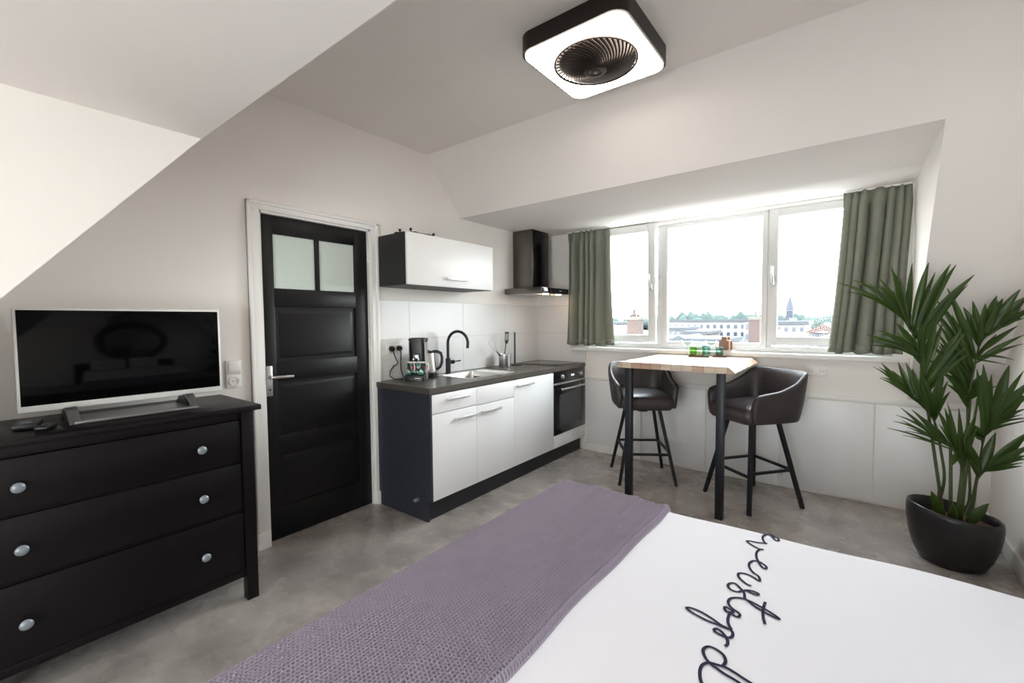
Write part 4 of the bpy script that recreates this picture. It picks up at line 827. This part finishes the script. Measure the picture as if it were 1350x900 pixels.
# ------------------------------------------------------------------ bed
BX0, BX1, BY0, BY1, BZ = 1.602, 3.50, -3.90, -2.118, .500
RB = .045
def edge(s, x0):
    """arc-length s from the bed edge -> (position, drop)"""
    if s >= RB * PI / 2: return x0 + RB + (s - RB * PI / 2), 0.
    if s >= 0: a = s / RB; return x0 + RB - RB * math.cos(a), RB * (1 - math.sin(a))
    return x0 + .03 * s, RB - s
def wav(x, y):
    return .004 * math.sin(3.1 * x + 2.3 * y) * math.sin(2.1 * y - x) + .0025 * math.sin(11 * x + 3 * y + 2 * math.sin(4 * y)) * math.exp(-((y - BY1 + .15) / .25) ** 2)
def far_wave(x): return .010 * math.sin(4.3 * x + 1) + .006 * math.sin(11 * x)
def surf(s, tt, off=0.):
    """s from the foot edge (+x), tt from the far edge (towards -y)"""
    x, d1_ = edge(s, BX0); y_, d2_ = edge(tt, 0.)
    tn = 1. if d2_ < RB else 1.
    z = BZ - max(d1_, d2_) + (wav(x, BY1 - y_) if max(d1_, d2_) < .02 else 0)
    p = Vector((x, BY1 - y_ + far_wave(x) * (1 if tt < .3 else max(0, 1 - (tt - .3) / .3)), z))
    nx = -1. if s < 0 else (-(1 - min(1, s / (RB * 1.57))) if s < RB * 1.57 else 0)
    ny = 1. if tt < 0 else ((1 - min(1, tt / (RB * 1.57))) if tt < RB * 1.57 else 0)
    n_ = Vector((nx, ny, 0)); n_.z = max(0, 1 - n_.length)
    if n_.length == 0: n_ = Vector((0, 0, 1))
    return p + n_.normalized() * off
t = thing('bed', 'large bed with white duvet and handwritten lettering in the foreground', 'bed', (2.55, -3.0, 0))
P('bed_base', t, m_anth2, lambda bm: box(bm, 1.66, 3.49, -3.86, -2.17, .06, .26, .01))
P('mattress', t, m_pillow, lambda bm: box(bm, 1.65, 3.49, -3.86, -2.165, .26, .455, .03, 3))
for x in (1.75, 3.4):
    for y in (-3.75, -2.28): P('bed_leg', t, m_black, lambda bm: box(bm, x - .03, x + .03, y - .03, y + .03, 0, .06))
P('headboard', t, m_black, lambda bm: box(bm, 3.518, 3.570, -4.08, -2.00, 0, .77, .01))
LS, LT = BX1 - BX0 + .02, BY1 - BY0 + .02
dv = P('duvet', t, m_duvet, lambda bm: grid(bm, lambda u, v: tuple(surf(-.30 + (LS + .30) * u ** 1.0, -.30 + (LT + .30) * v)), 150, 140), angle=180); dv['label'] = 'white cotton duvet cover'
STW = .0043
def hit(x, y): return Vector((x, y, BZ + wav(x, y) + .0022))
def lettering(bm):
    for S in STROKES:
        n = len(S); pts = []
        # smooth the traced points with a Catmull-Rom curve
        for i in range(n - 1):
            p0, p1, p2, p3 = [Vector(S[max(0, min(n - 1, i + k))]) for k in (-1, 0, 1, 2)]
            for j in range(6):
                q = j / 6
                pts.append(.5 * ((2 * p1) + (p2 - p0) * q + (2 * p0 - 5 * p1 + 4 * p2 - p3) * q * q + (3 * p1 - p0 - 3 * p2 + p3) * q ** 3))
        pts.append(Vector(S[-1])); pr_ = None
        for i, p in enumerate(pts):
            d = pts[min(i + 1, len(pts) - 1)] - pts[max(i - 1, 0)]
            if d.length < 1e-6: continue
            d.normalize(); w = Vector((-d.y, d.x)) * STW
            row = [bm.verts.new(hit(*(p + w))), bm.verts.new(hit(*p) + Vector((0, 0, .0006))), bm.verts.new(hit(*(p - w)))]
            if pr_:
                for k in range(2): bm.faces.new((pr_[k], row[k], row[k + 1], pr_[k + 1]))
            pr_ = row
lt = P('duvet_lettering', dv, m_ink, lettering, angle=180); lt['label'] = 'dark handwritten lettering printed on the duvet'
for y0, y1 in ((-3.78, -3.14), (-3.08, -2.46)):
    def pil(bm, y0=y0, y1=y1):
        cy, hy = (y0 + y1) / 2, (y1 - y0) / 2
        def f(u, v):
            a, b_ = 2 * u - 1, 2 * v - 1
            return a, b_
        V = {}
        n = 18
        for side in (1, -1):
            g = []
            for i in range(n + 1):
                r_ = []
                for j in range(n + 1):
                    a, b_ = 2 * i / n - 1, 2 * j / n - 1
                    th = .075 * ((1 - a ** 4) * (1 - b_ ** 4)) ** .6
                    p = Vector((side * th, cy + a * hy * (1 - .04 * b_ * b_), b_ * .20 * (1 - .04 * a * a)))
                    p = Matrix.Rotation(math.radians(15), 4, 'Y') @ Vector((p.x, 0, p.z)) + Vector((0, p.y, 0))
                    r_.append(bm.verts.new(p + Vector((3.385, 0, .712))))
                g.append(r_)
            for i in range(n):
                for j in range(n): bm.faces.new((g[i][j], g[i + 1][j], g[i + 1][j + 1], g[i][j + 1]))
        bmesh.ops.remove_doubles(bm, verts=bm.verts, dist=1e-5)
    nm = thing('pillow', ['white pillow leaning on the headboard, nearer the viewer', 'white pillow leaning on the headboard, on the window side'][y0 > -3], 'pillow', (3.385, (y0 + y1) / 2, .50), 0, 'bed pillows')
    P('pillow_case', nm, m_pillow, pil, angle=180)
# throw: real waffle relief, thick hem, slight folds
PW = .0116
TS1, TT0 = .612, -10 * PW
TS0, TT1 = TS1 - 66 * PW, TT0 + 164 * PW
def throw_pt(u, v):
    s = TS0 + (TS1 - TS0) * u; q = TT0 + (TT1 - TT0) * v
    q2 = q; s2 = s + (.004 * math.sin(5 * q + .5) + .003 * math.sin(12 * q)) * max(0, (s - .3) / .3) if s > .3 else s
    i = (s - TS0) / PW; row = math.floor(i); ph = .5 * (row % 2)
    pit = (abs(math.sin(PI * i)) * abs(math.sin(PI * ((q - TT0) / PW + ph)))) ** 1.05
    e = min(1., (TS1 - s) / .010) if s > TS1 - .010 else 1.
    roll = .010 * math.exp(-((TS1 - .022 - s) / .016) ** 2)
    fold = .007 * math.exp(-((s - .44 - .03 * math.sin(3 * q)) / .025) ** 2) + .005 * math.exp(-((s - .20 - .05 * math.sin(2.2 * q + 1)) / .035) ** 2)
    o = (.0200 + fold + roll - 0.0185 * pit) * max(0., e) ** .5 + .001
    return tuple(surf(s2, q2, o))
t = thing('throw_blanket', 'mauve grey waffle-knit throw folded across the foot of the bed', 'throw', (1.9, -3.0, .5))
P('throw_fabric', t, m_throw, lambda bm: grid(bm, throw_pt, 66 * 6, 164 * 6), angle=180)
t = thing('round_mirror', 'round mirror in a rust brown frame on the wall above the bed', 'mirror', (XR - .02, -2.92, 1.56))
P('mirror_frame', t, m_mframe, lambda bm: lathe(bm, [(.78, XR), (.78, XR - .03), (.74, XR - .04), (.62, XR - .04), (.60, XR - .02)], (0, -2.92, 1.56), 64, axis='x', capb=False))
P('mirror_glass', t, m_mirror, lambda bm: lathe(bm, [(.605, XR - .021), (.605, XR - .018)], (0, -2.92, 1.56), 64, axis='x', capt=True))

# ------------------------------------------------------------------ potted palm
PX, PY = 3.318, -.735
t = thing('potted_palm', 'large palm with arching fronds in a black slanted pot', 'potted plant', (PX, PY, 0))
def tl(x, y, z): return (z / .33) ** 2 * (-.16 * x - .05 * y)
P('pot', t, m_pot, lambda bm: lathe(bm, [(.125, 0), (.138, .006), (.165, .06), (.188, .14), (.199, .22), (.200, .275), (.196, .296), (.188, .300), (.180, .292), (.178, .22), (.168, .20)], (PX, PY, 0), 56, tilt=tl), angle=60)
P('soil', t, m_soil, lambda bm: [lathe(bm, [(.172, .226), (.12, .236), (.05, .242), (0, .243)], (PX, PY, 0), 40, capb=False)])
P('plant_tag', t, m_cer, lambda bm: box(bm, PX + .01, PX + .055, PY - .125, PY - .121, .235, .262))['label'] = 'small white plant tag'
def clampp(p):
    x, y, z = p; x = min(x, 3.560); y = min(y, -.03)
    if x > 3.14: y = min(y, -(z + .035 - .797) / 1.203)
    if x > 2.95 and z < 1.12: y = min(y, -.09)
    return Vector((x, y, z))
def leaflet(bm, b0, b1, w, droop, rnd):
    d = b1 - b0; L = d.length; u = d.normalized()
    cam = Vector((-.14, -.98, .15)).normalized()
    side = u.cross(cam); side = (side.normalized() if side.length > .05 else Vector((1, 0, 0)))
    side = (Matrix.Rotation(rnd.uniform(-.6, .6), 3, u) @ side); nrm = side.cross(u).normalized()
    m = 8; prev = None
    for j in range(m + 1):
        q = j / m; p = b0 + d * q + Vector((0, 0, 1)) * (droop * L * 4 * q * (1 - q) * .5)
        ww = w * .5 * (math.sin(PI * min(1, (q * .95 + .05)) ** .8) ** .85 if q < 1 else .02)
        ww = max(ww, .0012)
        row = [bm.verts.new(p - side * ww + nrm * ww * .35), bm.verts.new(p), bm.verts.new(p + side * ww + nrm * ww * .35)]
        if prev:
            for k in range(2): bm.faces.new((prev[k], prev[k + 1], row[k + 1], row[k]))
        prev = row
rnd = random.Random(11)
for (stem, leaves) in FRONDS:
    sp_ = [clampp(p) for p in stem]
    fine = []
    n = len(sp_)
    for i in range(n - 1):
        p0, p1, p2, p3 = [sp_[max(0, min(n - 1, i + k))] for k in (-1, 0, 1, 2)]
        for j in range(5):
            q = j / 5; fine.append(.5 * ((2 * p1) + (p2 - p0) * q + (2 * p0 - 5 * p1 + 4 * p2 - p3) * q * q + (3 * p1 - p0 - 3 * p2 + p3) * q ** 3))
    fine.append(sp_[-1])
    def fr(bm):
        for b0, b1, w in leaves:
            b1 = clampp(b1); b0 = clampp(b0)
            near = min(fine, key=lambda p: (p - b0).length); b0 = near.lerp(b0, .25)
            leaflet(bm, b0, b1, w * 1.02, rnd.uniform(.03, .20), rnd)
            d = b1 - b0; side = d.cross(Vector((.14, .98, 0))).normalized()
            b2_ = min(fine, key=lambda p: (p - b0 + d * rnd.uniform(.1, .3)).length)
            b3 = clampp(b2_ + d * rnd.uniform(.75, 1.0) + side * d.length * rnd.uniform(-.2, .2) + Vector((.14, .98, 0)) * rnd.uniform(-.12, .02))
            leaflet(bm, b2_, b3, w * .72, rnd.uniform(.02, .2), rnd)
    f_ = P('frond', t, m_leaf, fr, angle=60)
    md = f_.modifiers.new('thick', 'SOLIDIFY'); md.thickness = .0008
    P('frond_stem', f_, m_stem, lambda bm: tube(bm, fine, [.0085 - .0065 * i / (len(fine) - 1) for i in range(len(fine))], 8))
def sheath(bm):
    for b0, b1, w in (((PX - .045, PY - .03, .24), (PX - .10, PY - .07, .405), .05), ((PX + .05, PY - .05, .24), (PX + .125, PY - .06, .385), .05), ((PX - .0, PY - .06, .24), (PX - .012, PY - .075, .36), .04), ((PX + .02, PY - .05, .24), (PX + .03, PY - .06, .37), .03)):
        leaflet(bm, Vector(b0), Vector(b1), w, .1, rnd)
P('young_leaf', t, m_leaf, sheath, angle=60).modifiers.new('thick', 'SOLIDIFY').thickness = .001
P('dry_husk', t, m_husk, lambda bm: (tube(bm, [(PX - .05, PY - .02, .24), (PX - .06, PY - .02, .33), (PX - .066, PY - .02, .40)], [.018, .012, .003], 8), tube(bm, [(PX - .02, PY - .045, .24), (PX - .022, PY - .05, .36)], [.009, .004], 8)))['label'] = 'brown dry leaf sheaths'
for dx, dy, h in ((-.012, -.02, .62), (.03, .0, .70)): P('cane', t, m_stem, lambda bm: tube(bm, [(PX + dx, PY + dy, .24), (PX + dx * 1.6, PY + dy, .24 + h * .5), (PX + dx * 2.6, PY + dy, .24 + h)], [.009, .008, .005], 8))

# ------------------------------------------------------------------ the town outside
ZG = -9.
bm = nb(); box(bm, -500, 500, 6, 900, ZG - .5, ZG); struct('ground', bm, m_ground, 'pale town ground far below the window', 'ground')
def house(name, label, x0, x1, y0, y1, zt, mat, rows, cols, wz, wh, wfrac=.5, roof=None, rooft=.35, group=None, roofmat=None, gable=0.):
    t = thing(name, label, 'building', ((x0 + x1) / 2, (y0 + y1) / 2, ZG), 0, group)
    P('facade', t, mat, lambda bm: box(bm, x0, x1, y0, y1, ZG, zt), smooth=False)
    if gable:
        P('roof', t, roofmat, lambda bm: prism(bm, [(x0 - .3, y0 - .3, zt - .05), (x1 + .3, y0 - .3, zt - .05), ((x0 + x1) / 2, y0 - .3, zt + gable)], (0, y1 - y0 + .6, 0)), smooth=False)
        P('gable_wall', t, mat, lambda bm: prism(bm, [(x0 + .4, y0 - .32, zt - .05), (x1 - .4, y0 - .32, zt - .05), ((x0 + x1) / 2, y0 - .32, zt + gable - .5)], (0, .1, 0)), smooth=False)
    else:
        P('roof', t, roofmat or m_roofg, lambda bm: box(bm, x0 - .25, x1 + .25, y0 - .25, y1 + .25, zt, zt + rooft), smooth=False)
    for r in range(rows):
        for c in range(cols):
            w = (x1 - x0) / cols; cx = x0 + w * (c + .5); z = wz - r * (wh * 2.0)
            P('window', t, m_pane, lambda bm: box(bm, cx - w * wfrac / 2, cx + w * wfrac / 2, y0 - .06, y0 + .02, z, z + wh), smooth=False)
    return t
HS = 'town buildings beyond the window'
house('apartment_block', 'white apartment block with two window rows in the middle pane', -20.2, -9.0, 66, 76, 1.0, m_facade, 2, 12, .02, .55, .45)
house('apartment_block', 'lower cream block standing before the white apartment block', -13.0, -10.4, 50, 56, -.35, m_facade3, 2, 3, -.95, .5, .45)
house('apartment_block', 'grey-topped white block at the left of the middle pane', -17.0, -13.6, 52, 58, .05, m_facade2, 2, 5, -.5, .45, .5)
house('apartment_block', 'white block with four large windows beside the brick chimney', -8.3, -3.5, 60, 70, 1.1, m_facade2, 2, 5, .05, .65, .4)
house('apartment_block', 'white low row with small windows in the left pane', -38, -27, 62, 72, .7, m_facade, 1, 8, -.15, .7, .3)
house('town_house', 'pale flat-roofed house under the church spire', -4.4, -.9, 51, 58.5, .75, m_facade, 1, 5, -.0, .45, .45)
house('town_house', 'small house with reddish gable roof in the right pane', .20, 2.0, 38, 46, .30, m_facade2, 1, 2, -.25, .38, .5, roofmat=m_roofr, gable=.65)
house('town_house', 'white gabled house low in the right pane', -1.9, -.75, 27, 33, .05, m_facade, 1, 2, -.5, .4, .4, roofmat=m_roofg, gable=.55)
house('town_house', 'house with grey roof low at the right edge of the window', 1.0, 3.6, 30, 36.5, -.1, m_facade, 1, 3, -.6, .4, .5, roofmat=m_roofr, gable=.6)
house('town_house', 'low white house with flat roof behind the glasses', -7.8, -5.2, 34, 40, -.55, m_facade, 1, 3, -1.1, .4, .5)
house('town_house', 'low white house with grey roof left of the glasses', -9.9, -8.6, 36, 42, -.45, m_facade3, 1, 3, -1.0, .4, .5, roofmat=m_roofg, gable=.4)
house('town_house', 'far white house with a grey roof beyond the small gable house', 3.0, 9.0, 70, 80, .6, m_facade, 1, 6, -.1, .5, .4, roofmat=m_roofr, gable=.9)
for (cx, cy, w, zt, lab) in ((-3.925, 12.6, .24, 1.50, 'red brick chimney with a tall clay pot in the left pane'), (-.52, 17.7, .21, 1.46, 'red brick chimney at the right of the middle pane')):
    house('neighbour_house', 'neighbouring house roof carrying the chimney ' + ('in the left pane' if cx < -2 else 'in the middle pane'), cx - 3, cx + 2.2, cy - .7, cy + 3.2, -2.2, m_facade, 0, 0, 0, 0, roofmat=m_roofr, gable=1.2)
    t = thing('chimney', lab, 'chimney', (cx, cy, -2.2), 0, 'brick chimneys')
    P('stack', t, m_brick, lambda bm: box(bm, cx - w, cx + w, cy - w, cy + w, -2.3, zt - .12), smooth=False)
    P('cap', t, m_road, lambda bm: box(bm, cx - w - .03, cx + w + .03, cy - w - .03, cy + w + .03, zt - .13, zt, .01))
    if cx < -2:
        P('chimney_pot', t, m_brick, lambda bm: lathe(bm, [(.085, zt), (.075, zt + .12), (.055, zt + .14), (.055, zt + .24), (.075, zt + .26), (.07, zt + .29)], (cx - .05, cy, 0), 16, capt=True))
        P('chimney_pot', t, m_brick, lambda bm: lathe(bm, [(.06, zt), (.05, zt + .09)], (cx + .12, cy, 0), 12, capt=True))
        P('chimney_pot', t, m_brick, lambda bm: lathe(bm, [(.05, zt), (.04, zt + .08)], (cx - .18, cy, 0), 12, capt=True))
    else:
        P('chimney_pot', t, m_road, lambda bm: lathe(bm, [(.075, zt), (.055, zt + .12), (.07, zt + .2), (.05, zt + .25)], (cx + .02, cy, 0), 14, capt=True))
t = thing('church_tower', 'distant slate church tower with pointed spire', 'church', (-20.6, 244.7, ZG))
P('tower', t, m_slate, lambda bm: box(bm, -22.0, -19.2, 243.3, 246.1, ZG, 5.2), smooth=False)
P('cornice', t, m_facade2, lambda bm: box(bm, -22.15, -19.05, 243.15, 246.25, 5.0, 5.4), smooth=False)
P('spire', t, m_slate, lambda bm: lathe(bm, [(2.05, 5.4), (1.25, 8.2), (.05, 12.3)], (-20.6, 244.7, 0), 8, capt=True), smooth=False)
# tree belt on the horizon: nobody could count it
def belt(bm):
    rnd = random.Random(5)
    for k in range(240):
        x = -330 + 430 * k / 239 + rnd.uniform(-2, 2); y = 430 + rnd.uniform(-40, 60)
        hgt = 8.5 + rnd.uniform(-1.5, 3.0) + 4.0 * math.exp(-((x + 118) / 16) ** 2) + 2. * math.exp(-((x + 62) / 20) ** 2)
        s = bmesh.ops.create_icosphere(bm, subdivisions=2, radius=1)['verts']
        for v in s: v.co = Vector((x + v.co.x * 6, y + v.co.y * 6, ZG + hgt * .62 + v.co.z * hgt * .62 * (1 + .2 * math.sin(5 * v.co.x + 3 * v.co.y + k))))
o = P('tree_belt', None, m_tree, belt); tag(o, 'haze-greyed belt of trees along the horizon', 'trees', kind='stuff')
def clump(name, lab, cx, cy, w, h):
    t = thing(name, lab, 'tree', (cx, cy, ZG)); rnd = random.Random(int(cx))
    P('trunk', t, m_husk, lambda bm: tube(bm, [(cx, cy, ZG), (cx, cy, ZG + h * .5)], [.5, .3], 8))
    def cr_(bm):
        for k in range(16):
            s = bmesh.ops.create_icosphere(bm, subdivisions=2, radius=1)['verts']; a = rnd.uniform(0, 2 * PI); r = rnd.uniform(0, w * .4)
            q = Vector((cx + r * math.cos(a), cy + r * math.sin(a), ZG + h * rnd.uniform(.45, .85))); sc = rnd.uniform(.18, .3) * w
            for v in s: v.co = q + Vector((v.co.x * sc, v.co.y * sc, v.co.z * min(sc, h * .18)))
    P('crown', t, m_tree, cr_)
clump('broad_tree', 'rounded dark tree mass right of the church in the right pane', -2.5, 190, 14, 12.2)
clump('broad_tree', 'tree between the left chimney and the window frame', -23.8, 60, 5, 9.6)
clump('broad_tree', 'smaller tree left of the white apartment block', -41, 150, 9, 11.2)

# ------------------------------------------------------------------ light, world, camera
w = bpy.data.worlds.new('overcast_sky'); bpy.context.scene.world = w; w.use_nodes = True
N = w.node_tree.nodes; L = w.node_tree.links; bg = N['Background']
tc = N.new('ShaderNodeTexCoord'); sx = N.new('ShaderNodeSeparateXYZ'); cr = N.new('ShaderNodeValToRGB')
L.new(tc.outputs['Generated'], sx.inputs['Vector']); L.new(sx.outputs['Z'], cr.inputs['Fac'])
cr.color_ramp.elements[0].position = 0; cr.color_ramp.elements[0].color = (.96, .98, 1, 1)
cr.color_ramp.elements[1].position = .8; cr.color_ramp.elements[1].color = (.80, .90, 1, 1)
L.new(cr.outputs['Color'], bg.inputs['Color']); bg.inputs['Strength'].default_value = SKY
for i, (x, y, z, sx_, sz_, rx) in enumerate(((1.84, .16, 1.70, 2.5, 1.25, -PI / 2), (2.7, -6.71, 1.125, 1.2, 1.75, PI / 2))):
    l = bpy.data.lights.new('window_portal', 'AREA'); l.shape = 'RECTANGLE'; l.size = sx_; l.size_y = sz_; l.cycles.is_portal = True
    o = bpy.data.objects.new('window_portal', l); C.objects.link(o); o.location = (x, y, z); o.rotation_euler = (rx, 0, 0)
cam = bpy.data.cameras.new('camera'); cam.sensor_width = 36; cam.lens = 580.47 / 1350 * 36; cam.clip_start = .05; cam.clip_end = 2000
co = bpy.data.objects.new('camera', cam); C.objects.link(co)
yw, pt, rl = math.radians(37.598), math.radians(2.699), math.radians(-.461)
fw = Vector((-math.sin(yw) * math.cos(pt), math.cos(yw) * math.cos(pt), -math.sin(pt))); rt = Vector((math.cos(yw), math.sin(yw), 0)); up = rt.cross(fw)
r2 = rt * math.cos(rl) + up * math.sin(rl); u2 = r2.cross(fw)
co.matrix_world = Matrix(((r2.x, u2.x, -fw.x, 2.838), (r2.y, u2.y, -fw.y, -4.179), (r2.z, u2.z, -fw.z, 1.382), (0, 0, 0, 1)))
sc = bpy.context.scene; sc.camera = co
sc.view_settings.view_transform = 'Standard'; sc.view_settings.look = 'None'; sc.view_settings.gamma = 1; sc.view_settings.use_curve_mapping = False
sc.view_settings.exposure = EXPO
sc.cycles.use_denoising = True
sc.cycles.max_bounces = 12; sc.cycles.diffuse_bounces = 8; sc.cycles.transparent_max_bounces = 24; sc.cycles.glossy_bounces = 6
sc.cycles.caustics_reflective = False; sc.cycles.caustics_refractive = False; sc.cycles.sample_clamp_indirect = 8
